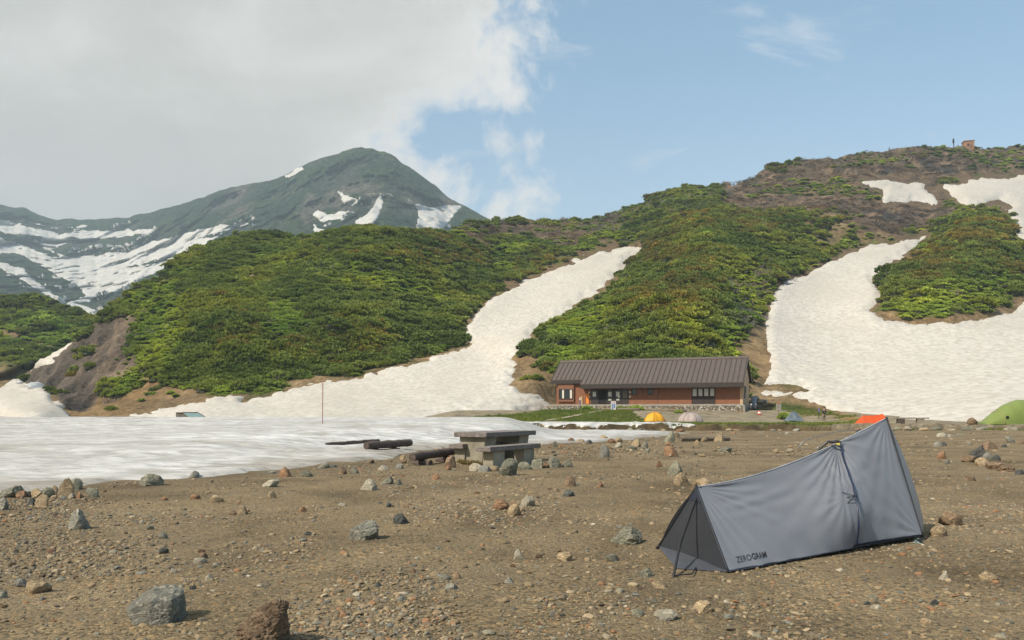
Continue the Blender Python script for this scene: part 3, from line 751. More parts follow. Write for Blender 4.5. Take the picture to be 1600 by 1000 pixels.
def clump_mesh(name, seed, tufts, leaf, wid, spread=0.8, h=0.75, per=7, core=True, droop=0.25):
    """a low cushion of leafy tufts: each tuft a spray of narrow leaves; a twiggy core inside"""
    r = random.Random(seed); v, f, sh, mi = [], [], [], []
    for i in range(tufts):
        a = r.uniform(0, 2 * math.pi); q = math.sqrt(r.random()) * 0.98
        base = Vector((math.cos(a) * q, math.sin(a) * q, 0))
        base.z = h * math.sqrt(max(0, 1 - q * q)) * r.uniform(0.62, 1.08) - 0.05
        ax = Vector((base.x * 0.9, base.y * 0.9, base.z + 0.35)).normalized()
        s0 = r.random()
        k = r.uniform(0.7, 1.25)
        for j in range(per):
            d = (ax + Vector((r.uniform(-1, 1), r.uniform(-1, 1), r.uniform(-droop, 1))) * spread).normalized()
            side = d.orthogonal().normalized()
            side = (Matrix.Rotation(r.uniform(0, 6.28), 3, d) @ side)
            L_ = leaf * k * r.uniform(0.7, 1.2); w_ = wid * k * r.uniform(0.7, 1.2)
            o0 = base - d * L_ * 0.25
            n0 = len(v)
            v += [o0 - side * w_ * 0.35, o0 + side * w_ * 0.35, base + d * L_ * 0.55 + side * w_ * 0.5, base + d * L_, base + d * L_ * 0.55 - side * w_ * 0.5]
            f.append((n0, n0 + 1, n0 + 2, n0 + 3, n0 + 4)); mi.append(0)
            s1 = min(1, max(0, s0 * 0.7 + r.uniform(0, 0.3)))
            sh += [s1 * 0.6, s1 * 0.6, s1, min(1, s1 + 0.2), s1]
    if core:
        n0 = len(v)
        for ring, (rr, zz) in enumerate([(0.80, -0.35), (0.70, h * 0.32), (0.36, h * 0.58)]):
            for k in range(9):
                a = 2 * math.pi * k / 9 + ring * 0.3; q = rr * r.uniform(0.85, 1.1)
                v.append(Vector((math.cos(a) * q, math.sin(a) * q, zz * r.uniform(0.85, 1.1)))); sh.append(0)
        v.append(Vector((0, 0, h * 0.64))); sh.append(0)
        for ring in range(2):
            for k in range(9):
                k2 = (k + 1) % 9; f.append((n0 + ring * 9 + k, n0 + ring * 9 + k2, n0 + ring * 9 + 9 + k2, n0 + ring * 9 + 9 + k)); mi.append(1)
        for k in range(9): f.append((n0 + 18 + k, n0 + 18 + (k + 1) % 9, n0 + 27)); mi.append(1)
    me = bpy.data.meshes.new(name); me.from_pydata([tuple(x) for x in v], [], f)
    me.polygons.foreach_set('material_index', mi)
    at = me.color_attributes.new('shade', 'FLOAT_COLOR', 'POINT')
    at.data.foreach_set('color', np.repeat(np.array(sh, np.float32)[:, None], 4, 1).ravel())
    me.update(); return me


def twig_mesh(name, seed, n=34, h=1.0):
    r = random.Random(seed); v, f, sh = [], [], []
    for i in range(n):
        a = r.uniform(0, 6.28); o0 = Vector((r.uniform(-.6, .6), r.uniform(-.6, .6), -0.1))
        d = Vector((math.cos(a) * r.uniform(.2, 1.0), math.sin(a) * r.uniform(.2, 1.0), r.uniform(.5, 1.1))) * h * r.uniform(.5, 1.0)
        mid = o0 + d * 0.55 + Vector((r.uniform(-.1, .1), r.uniform(-.1, .1), r.uniform(0, .15)))
        side = d.cross(Vector((r.uniform(-1, 1), r.uniform(-1, 1), 0.2))).normalized() * 0.035
        n0 = len(v); v += [o0 - side, o0 + side, mid - side * .8, mid + side * .8, o0 + d]
        f += [(n0, n0 + 1, n0 + 3, n0 + 2), (n0 + 2, n0 + 3, n0 + 4)]; sh += [r.random()] * 5
        for k in range(2):
            e = mid + (d * 0.4 + Vector((r.uniform(-.4, .4), r.uniform(-.4, .4), r.uniform(0, .3)))) * r.uniform(.5, 1)
            n0 = len(v); v += [mid - side * .7, mid + side * .7, e]; f.append((n0, n0 + 1, n0 + 2)); sh += [r.random()] * 3
    me = bpy.data.meshes.new(name); me.from_pydata([tuple(x) for x in v], [], f)
    at = me.color_attributes.new('shade', 'FLOAT_COLOR', 'POINT')
    at.data.foreach_set('color', np.repeat(np.array(sh, np.float32)[:, None], 4, 1).ravel())
    return me


M_CORE = simple('twigs_dark', (0.030, 0.036, 0.014), 0.95, 0.4)
M_PINE = leaf_mat('pine_needles', (0.078, 0.114, 0.027), (0.315, 0.375, 0.084))
M_OLIVE = leaf_mat('olive_needles', (0.115, 0.108, 0.026), (0.33, 0.28, 0.075))
M_BRIGHT = leaf_mat('bright_leaves', (0.18, 0.265, 0.036), (0.47, 0.58, 0.11))
M_HEATH = leaf_mat('heath_twigs', (0.15, 0.112, 0.084), (0.32, 0.25, 0.185))
M_TWIG = leaf_mat('bleached_twigs', (0.15, 0.125, 0.10), (0.32, 0.285, 0.235))

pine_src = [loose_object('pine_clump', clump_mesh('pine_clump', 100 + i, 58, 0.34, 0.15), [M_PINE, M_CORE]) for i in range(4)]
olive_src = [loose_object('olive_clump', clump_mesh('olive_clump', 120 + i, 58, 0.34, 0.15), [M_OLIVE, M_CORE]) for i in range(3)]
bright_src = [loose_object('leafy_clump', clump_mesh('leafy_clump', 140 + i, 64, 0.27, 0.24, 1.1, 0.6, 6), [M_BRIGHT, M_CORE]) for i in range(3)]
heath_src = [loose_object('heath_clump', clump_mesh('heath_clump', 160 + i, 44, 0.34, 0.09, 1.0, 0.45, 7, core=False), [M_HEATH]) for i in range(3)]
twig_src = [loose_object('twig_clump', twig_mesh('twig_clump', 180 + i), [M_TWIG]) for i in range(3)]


def cells(G, U, V, Y):
    """face centres of a slope grid with their photo position and depth"""
    c = lambda A: (A[:-1, :-1] + A[1:, :-1] + A[:-1, 1:] + A[1:, 1:]) / 4
    return c(U).ravel(), c(V).ravel(), np.stack([c(G[..., k]) for k in range(3)], -1).reshape(-1, 3)


def place(prob, n, Pc, jit):
    w = prob / prob.sum(); i = rng.choice(len(w), n, p=w)
    p = Pc[i] + rng.normal(0, 1, (n, 3)) * jit[i, None] * np.array([1, 0.4, 0.0])
    return i, p


def shapes(n, s, flat=(0.75, 1.05), tilt=0.22):
    r = np.stack([rng.uniform(-tilt, tilt, n), rng.uniform(-tilt, tilt, n), rng.uniform(0, 6.283, n)], -1)
    sc = np.stack([s * rng.uniform(0.85, 1.2, n), s * rng.uniform(0.85, 1.2, n), s * rng.uniform(*flat, n)], -1)
    return sc, r


OLIVE_Z = [[(975, 470), (1040, 440), (1110, 430), (1150, 450), (1120, 470), (1060, 500), (1000, 500)], [(1390, 420), (1440, 375), (1520, 350), (1560, 370), (1500, 430), (1430, 460)],
           [(560, 395), (700, 390), (760, 400), (660, 420)], [(960, 420), (1040, 385), (1150, 390), (1100, 420)], [(1040, 350), (1150, 330), (1330, 350), (1200, 370)]]
BRIGHT_Z = [[(180, 480), (235, 445), (290, 440), (300, 520), (270, 570), (215, 560), (200, 510)], [(175, 540), (235, 560), (225, 610), (165, 610)], [(845, 560), (880, 500), (960, 440), (975, 470), (905, 540), (980, 590), (880, 600)],
            [(1120, 440), (1190, 400), (1205, 450), (1180, 540), (1150, 590), (1120, 510)], [(1385, 500), (1400, 450), (1480, 440), (1590, 420), (1570, 480), (1480, 500)],
            [(400, 470), (480, 450), (500, 520), (420, 540)], [(240, 600), (310, 590), (330, 630), (250, 630)], [(760, 380), (820, 365), (860, 385), (760, 430)],
            [(1040, 310), (1085, 297), (1120, 310), (1060, 335)], [(1360, 245), (1420, 240), (1400, 255)], [(1500, 232), (1620, 226), (1620, 240), (1510, 246)], [(1510, 255), (1570, 252), (1560, 272), (1520, 268)]]
cu, cvv, cP = cells(HILL, UU, VV, YY)
_, _, css = cells(np.repeat(SSD[..., None], 3, -1), UU, VV, YY); css = css[:, 0]
csoil = cells(np.repeat(soil[..., None], 3, -1), UU, VV, YY)[2][:, 0]
cer = cells(np.repeat(er[..., None], 3, -1), UU, VV, YY)[2][:, 0]
che = cells(np.repeat(heath[..., None], 3, -1), UU, VV, YY)[2][:, 0]
cn = fbm(cP[:, 0] / 16, cP[:, 1] / 16, cP[:, 2] / 16, oct=4, seed=201); cn2 = fbm(cP[:, 0] / 40, cP[:, 1] / 40, cP[:, 2] / 40, oct=4, seed=203)
e0 = HILL[:-1, :-1]; a1 = HILL[1:, :-1] - e0; a2 = HILL[:-1, 1:] - e0
area = np.linalg.norm(np.cross(a1, a2), axis=-1).ravel()
scrpx = np.ones_like(area)
free = sstep(css, -5, -15) * (1 - 0.985 * csoil) * (1 - 0.993 * cer) * (cvv < 655) * (1 - (cu > 1170) * (cvv > 560) * 1.0)
zsd = lambda zs, n: np.maximum.reduce([sstep(poly_sd(cu, cvv, z) + cn * n, -9, 9) for z in zs])
zo = zsd(OLIVE_Z, 16); zb = zsd(BRIGHT_Z, 16)
zb = np.maximum(zb, sstep(cn2 + 0.5 * cn, 0.18, 0.40) * 0.85); zo = np.maximum(zo, sstep(-cn2 + 0.4 * cn, 0.30, 0.5) * 0.7) * (1 - zb)
wgt = np.sqrt(np.clip(area, 0, 40)) * free          # evenly over the picture of the slope, thicker where it is far
jit = np.clip(cP[:, 1] / 320 * 1.4, 0.5, 2.0)
green = (1 - che)


def cover(name, prob, n, src, size, label, cat, flat=(0.75, 1.05), grow=0.35, sink=0.0):
    i, p = place(prob, n, cP, jit)
    s = size * np.minimum(rng.lognormal(0, 0.33, n), 1.75) * (1 + grow * np.clip((cP[i, 1] - 150) / 200, -0.3, 1.6))
    sc, rt = shapes(n, s, flat)
    p[:, 2] += -0.12 * s + sink
    return scatter(name, p, sc, rt, rng.integers(0, len(src), n), src, label, cat)


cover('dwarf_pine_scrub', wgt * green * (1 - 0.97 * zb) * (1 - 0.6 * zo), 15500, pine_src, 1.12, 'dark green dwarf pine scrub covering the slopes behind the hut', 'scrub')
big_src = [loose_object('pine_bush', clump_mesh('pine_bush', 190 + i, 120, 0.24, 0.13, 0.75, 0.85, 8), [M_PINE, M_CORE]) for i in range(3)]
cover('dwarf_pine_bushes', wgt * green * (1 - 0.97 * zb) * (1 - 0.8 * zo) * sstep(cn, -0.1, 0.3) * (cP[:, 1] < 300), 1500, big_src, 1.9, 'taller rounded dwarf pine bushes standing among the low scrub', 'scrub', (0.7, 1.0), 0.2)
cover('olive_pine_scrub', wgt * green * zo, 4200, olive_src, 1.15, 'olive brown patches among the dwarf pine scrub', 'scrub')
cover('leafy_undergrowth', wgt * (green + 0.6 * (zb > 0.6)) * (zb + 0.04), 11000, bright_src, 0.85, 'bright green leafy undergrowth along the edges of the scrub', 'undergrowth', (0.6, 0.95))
cover('brown_heath', wgt * (che + 0.03) * (1 - 0.7 * zb), 2600, heath_src, 0.95, 'brown bare heath along the upper ridge', 'heath', (0.3, 0.55))
TW = [(1125, 490), (1135, 440), (1190, 410), (1205, 470), (1180, 530)]
tw = sstep(poly_sd(cu, cvv, TW), -8, 8) + 0.5 * sstep(poly_sd(cu, cvv, [(860, 360), (1000, 330), (1100, 292), (1180, 285), (1100, 330), (940, 365)]), -8, 8) + 0.25 * sstep(cvv - np.interp(cu, us, top), 9, 3) * (cu > 700) + 0.03
cover('bleached_twigs', wgt * tw, 1500, twig_src, 1.15, 'bleached bare twigs sticking out of the scrub', 'twigs', (0.7, 1.2))
# the slope across the valley
cu2, cv2, cP2 = cells(LG, LU, LV, None)
ar2 = np.ones(len(cu2)) * (cv2 < 585)
n2_ = fbm(cP2[:, 0] / 18, cP2[:, 1] / 18, cP2[:, 2] / 18, oct=5, seed=83)
soil2 = (np.abs((cv2 - 512) - cu2 * 0.42 - n2_ * 6) < 6) & (cu2 < 90)
ar2 = ar2 * (1 - 0.95 * soil2) * sstep(cv2 + n2_ * 14, 575, 550)
def cover2(name, prob, n, src, size, label):
    w_ = prob / prob.sum(); i = rng.choice(len(w_), n, p=w_)
    p = cP2[i] + rng.normal(0, 1, (n, 3)) * np.array([1.6, 1.5, 0])
    s = size * rng.lognormal(0, 0.3, n); sc, rt = shapes(n, s); p[:, 2] -= 0.2 * s
    return scatter(name, p, sc, rt, rng.integers(0, len(src), n), src, label, 'scrub')
cover2('far_scrub', ar2 * sstep(-n2_, -0.25, 0.2) + 1e-6, 4600, pine_src, 2.0, 'dark scrub on the slope across the valley')
cover2('far_undergrowth', ar2 * sstep(n2_, -0.1, 0.3) + 1e-6, 4000, bright_src, 1.7, 'bright undergrowth on the slope across the valley')

# ---- gravel: loose pebbles over the campground and grass on the lawn
def stone_mesh(name, seed, sub=2, facets=9, rough=0.10, flat_bottom=-0.35):
    r = random.Random(seed)
    bm = bmesh.new(); bmesh.ops.create_icosphere(bm, subdivisions=sub, radius=1)
    planes = []
    for i in range(facets):
        n = Vector((r.gauss(0, 1), r.gauss(0, 1), r.gauss(0, 0.8))).normalized(); planes.append((n, r.uniform(0.52, 0.86)))
    co = np.array([v.co[:] for v in bm.verts])
    for n, d in planes:
        k = co @ np.array(n[:]); over = np.maximum(k - d, 0); co -= over[:, None] * np.array(n[:])[None] * 0.96
    nn = fbm(co[:, 0] * 1.6 + seed, co[:, 1] * 1.6, co[:, 2] * 1.6, oct=5, rough=0.62, seed=seed)
    if sub >= 4:                       # chipped edges and small breaks on the larger stones
        for i in range(34):
            n = np.array((r.gauss(0, 1), r.gauss(0, 1), r.gauss(0, 1))); n /= np.linalg.norm(n)
            k = co @ n; d = k.max() * r.uniform(0.88, 0.975); co -= np.maximum(k - d, 0)[:, None] * n[None]
        rg = np.abs(fbm(co[:, 0] * 3.1 + seed, co[:, 1] * 3.1, co[:, 2] * 3.1, oct=4, rough=0.55, seed=seed + 9))
        co *= (1 - 0.10 * np.maximum(0.35 - rg, 0) / 0.35)[:, None]
    co *= (1 + rough * nn)[:, None]
    co /= np.abs(co).max(0)
    co[:, 2] = np.maximum(co[:, 2], flat_bottom)
    for v, c in zip(bm.verts, co): v.co = c
    me = bpy.data.meshes.new(name); bm.to_mesh(me); bm.free()
    return me


def pebble_mat():
    m, t, b = new_mat('pebbles')
    oi = t.new('ShaderNodeObjectInfo')
    c = t.ramp(oi.outputs['Random'], [(0.0, (0.10, 0.095, 0.075)), (0.06, (0.14, 0.11, 0.07)), (0.32, (0.20, 0.15, 0.085)), (0.56, (0.26, 0.19, 0.105)), (0.74, (0.22, 0.195, 0.135)),
                                      (0.83, (0.33, 0.255, 0.155)), (0.90, (0.25, 0.13, 0.06)), (0.955, (0.15, 0.15, 0.125)), (0.985, (0.38, 0.33, 0.24))], 'CONSTANT')
    n = t.noise(objco(t), 2.5, 5, 0.65)
    c = t.mix(1.0, c, t.ramp(n, [(0.3, 0.65), (0.7, 1.25)]), 'MULTIPLY')
    t.put(b.inputs['Base Color'], c); b.inputs['Roughness'].default_value = 0.9
    return m


M_PEB = pebble_mat()
peb_src = []
for i in range(7):
    me = stone_mesh('pebble', 300 + i, 2, 9, 0.08, -0.5)
    peb_src.append(loose_object('pebble', me, [M_PEB]))


def strew(n, y0, y1, power, rmed, sig, rmax, umin=-120, umax=1720, clus=0.8):
    k = int(n * 3.2)
    Y = y0 * (y1 / y0) ** (rng.random(k) ** power); u = rng.uniform(umin, umax, k); X = (u - CU) / FPX * Y
    d = fbm(X / 0.9, Y / 0.9, oct=4, seed=401) * 0.6 + fbm(X / 3.5, Y / 3.5, oct=3, seed=403) * 0.7
    keep = rng.random(k) < np.clip(1 - clus + d * 1.5 * clus, 0.06, 1)
    sdp = poly_sd(X, Y, poly_w) < -0.1
    keep &= sdp & (Y < ledge_y(X / Y) - 0.6)
    X, Y = X[keep][:n], Y[keep][:n]; n = len(X)
    r = np.minimum(rmed * rng.lognormal(0, sig, n), rmax)
    sc = np.stack([r * rng.uniform(.8, 1.5, n), r * rng.uniform(.8, 1.3, n), r * rng.uniform(.4, .85, n)], -1)
    z = ground_z(X, Y) + fbm(X / 1.7, Y / 1.7, oct=4, seed=51) * 0.018 + sc[:, 2] * 0.18
    return np.stack([X, Y, z], -1), sc


p1, s1 = strew(34000, 3.6, 11, 0.72, 0.0085, 0.5, 0.032)
p2, s2 = strew(15000, 9, 30, 0.85, 0.012, 0.5, 0.045)
p3, s3 = strew(6500, 22, 86, 0.9, 0.026, 0.55, 0.11)
pp_ = np.concatenate([p1, p2, p3]); ss_ = np.concatenate([s1, s2, s3])
rr_ = np.stack([rng.uniform(-.3, .3, len(pp_)), rng.uniform(-.3, .3, len(pp_)), rng.uniform(0, 6.28, len(pp_))], -1)
scatter('gravel', pp_, ss_, rr_, rng.integers(0, len(peb_src), len(pp_)), peb_src, 'loose tan and grey gravel spread over the campground', 'gravel')


def tuft_mesh(name, seed, n=26, h=1.0):
    r = random.Random(seed); v, f, sh = [], [], []
    for i in range(n):
        a = r.uniform(0, 6.28); o0 = Vector((r.uniform(-.5, .5), r.uniform(-.5, .5), -0.05)); d = Vector((math.cos(a) * .5 * r.random(), math.sin(a) * .5 * r.random(), r.uniform(.5, 1))) * h
        side = Vector((math.sin(a), -math.cos(a), 0)) * 0.07
        n0 = len(v); v += [o0 - side, o0 + side, o0 + d]; f.append((n0, n0 + 1, n0 + 2)); s = r.random(); sh += [s * .6, s * .6, s]
    me = bpy.data.meshes.new(name); me.from_pydata([tuple(x) for x in v], [], f)
    at = me.color_attributes.new('shade', 'FLOAT_COLOR', 'POINT')
    at.data.foreach_set('color', np.repeat(np.array(sh, np.float32)[:, None], 4, 1).ravel())
    return me


M_GRASS = leaf_mat('grass_blades', (0.085, 0.125, 0.020), (0.22, 0.27, 0.055))
grass_src = [loose_object('grass_tuft', tuft_mesh('grass_tuft', 500 + i), [M_GRASS]) for i in range(3)]
gidx = np.argwhere((lawn[:-1] > 0.45) & (GU[:-1] > 600) & (GU[:-1] < 1400) & (GY[:-1] > 5))
gb = np.argwhere((bkr[:-1] > 0.4) & (gf[:-1] + gn[:-1] > 0.05) & (GY[:-1] > 5))
pick = gidx[rng.integers(0, len(gidx), 5200)]; pick2 = gb[rng.integers(0, len(gb), 500)]
pk = np.concatenate([pick, pick2])
gp = np.stack([GX[pk[:, 0], pk[:, 1]], GY[pk[:, 0], pk[:, 1]], GZ[pk[:, 0], pk[:, 1]]], -1) + np.concatenate([rng.uniform(-.3, .3, (len(pk), 2)), np.zeros((len(pk), 1))], 1)
wu = rng.uniform(1340, 1640, 260); wp = (wu - CU) / FPX; wy = ledge_y(wp) - 1.05 - rng.random(260) * .5
wk = fbm(wu / 14, wu * 0, oct=3, seed=411) > 0.05
gp[:wk.sum(), 0] = (wp * wy)[wk]; gp[:wk.sum(), 1] = wy[wk]
gp[:, 2] = ground_z(gp[:, 0], gp[:, 1])
s = rng.uniform(0.12, 0.30, len(pk)); sc, rt = shapes(len(pk), s)
scatter('grass', gp, sc * np.array([1.3, 1.3, 1]), rt, rng.integers(0, 3, len(pk)), grass_src, 'short green grass before the hut and on the bank', 'grass')
# ================================================================== THE HUT
M_SIDING = None
def siding():
    m, t, b = new_mat('siding_orange_brown')
    o = objco(t); s = t.new('ShaderNodeSeparateXYZ'); t.put(s.inputs[0], o)
    line = t.math('PINGPONG', s.outputs[2], 0.11)
    g = t.maprange(line, 0.0, 0.018, 0.45, 1.0)
    n = t.noise(t.mapping(o, (0.6, 1, 4)), 2.0, 6, 0.6)
    c = t.ramp(n, [(0.3, (0.175, 0.064, 0.028)), (0.5, (0.225, 0.084, 0.037)), (0.7, (0.265, 0.102, 0.048))])
    c = t.mix(1.0, c, g, 'MULTIPLY')
    t.put(b.inputs['Base Color'], c); b.inputs['Roughness'].default_value = 0.65
    t.put(b.inputs['Normal'], t.bump(g, 0.5, 0.02)); return m
def boards():
    m, t, b = new_mat('boards_weathered_tan')
    o = objco(t); s = t.new('ShaderNodeSeparateXYZ'); t.put(s.inputs[0], o)
    line = t.math('PINGPONG', s.outputs[1], 0.10); g = t.maprange(line, 0.0, 0.016, 0.4, 1.0)
    n = t.noise(t.mapping(o, (1, 5, 0.5)), 2.0, 6, 0.6)
    c = t.ramp(n, [(0.3, (0.40, 0.25, 0.14)), (0.7, (0.62, 0.43, 0.27))])
    t.put(b.inputs['Base Color'], t.mix(1.0, c, g, 'MULTIPLY')); b.inputs['Roughness'].default_value = 0.8; return m
def rubble():
    m, t, b = new_mat('rubble_wall')
    o = objco(t); wv = t.vmath('ADD', o, t.mapping(t.noise(o, 3, 3, 0.5, out=1), (0.12, 0.12, 0.12)))
    v1 = t.new('ShaderNodeTexVoronoi', feature='F1'); t.put(v1.inputs['Vector'], t.mapping(wv, (1, 1, 1.35))); v1.inputs['Scale'].default_value = 3.4
    v2 = t.new('ShaderNodeTexVoronoi', feature='DISTANCE_TO_EDGE'); t.put(v2.inputs['Vector'], t.mapping(wv, (1, 1, 1.35))); v2.inputs['Scale'].default_value = 3.4
    s = t.new('ShaderNodeSeparateColor'); t.put(s.inputs[0], v1.outputs['Color'])
    c = t.ramp(s.outputs[0], [(0, (0.17, 0.16, 0.13)), (0.2, (0.34, 0.29, 0.21)), (0.45, (0.46, 0.42, 0.34)), (0.65, (0.30, 0.20, 0.11)), (0.8, (0.52, 0.48, 0.41)), (0.93, (0.24, 0.13, 0.07))], 'CONSTANT')
    e = t.maprange(v2.outputs['Distance'], 0.02, 0.09, 0.0, 1.0)
    c = t.mix(e, (0.055, 0.048, 0.038), c)
    c = t.mix(0.6, c, t.ramp(t.noise(o, 20, 5, 0.7), [(0.3, 0.6), (0.7, 1.1)]), 'MULTIPLY')
    t.put(b.inputs['Base Color'], c); b.inputs['Roughness'].default_value = 0.9
    t.put(b.inputs['Normal'], t.bump(e, 1.0, 0.08)); return m
def glass(name, col=(0.02, 0.025, 0.03)):
    m, t, b = new_mat(name)
    b.inputs['Base Color'].default_value = (*col, 1); b.inputs['Roughness'].default_value = 0.08; b.inputs['Specular IOR Level'].default_value = 0.6
    return m
M_SIDING = siding(); M_BOARDS = boards(); M_RUBBLE = rubble(); M_GLASS = glass('window_glass')
M_ROOF = simple('roof_metal_brown', (0.098, 0.075, 0.062), 0.5, 0.10, 1.2, 0.0)
M_DKBR = simple('fascia_dark_brown', (0.030, 0.020, 0.016), 0.6, 0.2)
M_TRIM = simple('trim_brown', (0.20, 0.085, 0.042), 0.6, 0.15)
M_CONC = simple('concrete', (0.30, 0.275, 0.225), 0.9, 0.25, 3.0, 0.3, 25)
M_WHITE = simple('painted_white', (0.72, 0.70, 0.66), 0.6, 0.08)
M_CURT = simple('curtain_cream', (0.62, 0.56, 0.46), 0.9, 0.15, 9, stretch=(4, 4, 0.4))
M_PAPER = simple('paper_notice', (0.60, 0.58, 0.50), 0.7, 0.2, 14)
M_ORANGE = simple('orange_paint', (0.72, 0.22, 0.02), 0.5, 0.1)
M_BLACK = simple('black_matt', (0.014, 0.014, 0.015), 0.6, 0.2)
M_DARKFILL = simple('painted_dark_interior', (0.012, 0.011, 0.011), 0.9, 0.1)
M_STEEL = simple('grey_steel', (0.28, 0.29, 0.30), 0.4, 0.1, metal=0.6)

HX, HY, HZ = 7.1, 127.0, 2.05
HL, HD, RID = 28.7, 8.0, 6.95          # length, depth, ridge above the floor
SLP = 0.70
HROT = math.atan2(-11.2, 26.5)
hut = thing('mountain_hut', 'long orange brown mountain hut with a brown seamed metal roof', 'hut', (HX, HY, HZ), HROT)
zr = lambda d: RID - SLP * abs(d - HD / 2)          # underside of the roof at depth d
PXU = lambda u: (HY * (u - CU) / FPX - HX) / (math.cos(HROT) - math.sin(HROT) * (u - CU) / FPX)
zv = lambda u, v: EZ + (HV - v) / FPX * (HY + math.sin(HROT) * PXU(u)) - HZ
SL = PXU(911)                                         # where the long eave begins
wl = MB()
wl.prism([(0, 0), (HD, 0), (HD, zr(HD) - 0.05), (HD / 2, RID - 0.05), (0, zr(0) - 0.05)], 0, 0, HL - 0.06)
wl.build('wall', M_SIDING, hut)
gb_ = MB(); gb_.prism([(0, 0), (HD, 0), (HD, zr(HD) - 0.06), (HD / 2, RID - 0.06), (0, zr(0) - 0.06)], 0, HL - 0.05, HL + 0.02)
gb_.build('gable_wall', M_BOARDS, hut, label='weathered tan board gable wall')
tr_ = MB(); tr_.box((HL - 0.35, -0.03, 0), (HL + 0.04, -0.004, zr(0) - .4)); tr_.build('corner_board', M_BOARDS, hut)


def roof_slab(mb, s0, s1, d0, d1, th=0.14, rib=0.74):
    z0, z1 = zr(d0), zr(d1)
    mb.prism([(d0, z0), (d1, z1), (d1, z1 + th), (d0, z0 + th)], 0, s0, s1)
    s = s0 + 0.02
    while s < s1:
        mb.prism([(d0 - 0.01, z0 + th - 0.003), (d1, z1 + th - 0.003), (d1, z1 + th + 0.085), (d0 - 0.01, z0 + th + 0.085)], 0, s, s + 0.10, 1)
        s += rib
rf = MB()
roof_slab(rf, SL, HL + 0.38, -1.55, HD / 2); roof_slab(rf, -0.75, SL - 0.004, -0.5, HD / 2)
roof_slab(rf, -0.75, HL + 0.38, HD / 2 + 0.003, HD + 1.2)
roof = rf.build('roof', [M_ROOF, simple('roof_seam_shaded', (0.055, 0.042, 0.036), 0.5, .1)], hut)  # ribs in a darker brown: their shadow lines are painted in
rc = MB(); rc.prism([(HD / 2 - 0.35, zr(HD / 2 - .35) + .2), (HD / 2, RID + .26), (HD / 2 + 0.35, zr(HD / 2 + .35) + .2), (HD / 2 + .35, zr(HD / 2 + .35) + .23), (HD / 2, RID + .31), (HD / 2 - 0.35, zr(HD / 2 - .35) + .23)], 0, -0.77, HL + 0.40)
rc.build('ridge_cap', M_ROOF, roof)
fa = MB()
fa.box((SL, -1.60, zr(-1.55) - 0.62), (HL + 0.38, -1.553, zr(-1.55) + 0.05)); fa.box((-0.75, -0.55, zr(-.5) - 0.5), (SL - 0.05, -0.503, zr(-.5) + 0.05))
fa.box((SL, -1.55, zr(-1.55) - 0.60), (SL + 0.06, -0.1, zr(-1.55) - 0.02))
fa.box((SL + .06, -1.54, zr(-1.55) - 0.61), (HL + 0.30, -0.01, zr(-1.55) - 0.55))
fa.build('fascia', M_DKBR, hut)
bb = MB()
for e in (1, -1):
    d0 = -1.55 if e > 0 else HD + 1.2
    bb.prism([(d0, zr(d0) - 0.30), (HD / 2, RID - 0.30), (HD / 2, RID - 0.01), (d0, zr(d0) - 0.01)], 0, HL + 0.33, HL + 0.385)
bb.build('barge_board', M_DKBR, hut)


def window(u0, u1, v0, v1, panes=1, mat=None, dd=0.0, name='window', label=None, rows=None):
    """a framed window in the front wall between photo columns u0..u1"""
    a, b_ = PXU(u0), PXU(u1); z1, z0 = zv((u0 + u1) / 2, v0), zv((u0 + u1) / 2, v1); f = 0.09
    fr = MB()
    for lo, hi in (((a, z0), (b_, z0 + f)), ((a, z1 - f), (b_, z1)), ((a, z0 + f), (a + f, z1 - f)), ((b_ - f, z0 + f), (b_, z1 - f))):
        fr.box((lo[0], dd - 0.10, lo[1]), (hi[0], dd + 0.02, hi[1]))
    for k in range(1, panes):
        x = a + (b_ - a) * k / panes; fr.box((x - 0.06, dd - 0.09, z0 + f), (x + 0.06, dd + 0.02, z1 - f))
    w_ = fr.build(name, M_DKBR, hut, label=label)
    for k in range(panes):
        x0 = a + (b_ - a) * k / panes + 0.06; x1 = a + (b_ - a) * (k + 1) / panes - 0.06
        g = MB(); g.box((x0, dd - 0.035, z0 + f), (x1, dd - 0.012, z1 - f)); g.build('pane', mat or M_GLASS, w_)
    return w_, a, b_, z0, z1


# left bay with its panelled surround
a, b_ = PXU(872.5), PXU(897.5)
by = MB(); by.box((a, -0.32, zv(885, 627.5)), (b_, -0.004, zr(0) - 0.35)); by.build('bay_panel', M_TRIM, hut)
w_, a, b_, z0, z1 = window(874.5, 896, 608, 623.5, 1, M_GLASS, -0.335, label='square window with cream curtains')
for x0, x1 in ((a + .55, a + .85), (b_ - .45, b_ - .12)):
    c_ = MB(); c_.box((x0, -0.385, z0 + .1), (x1, -0.378, z1 - .1)); c_.build('curtain', M_CURT, w_)
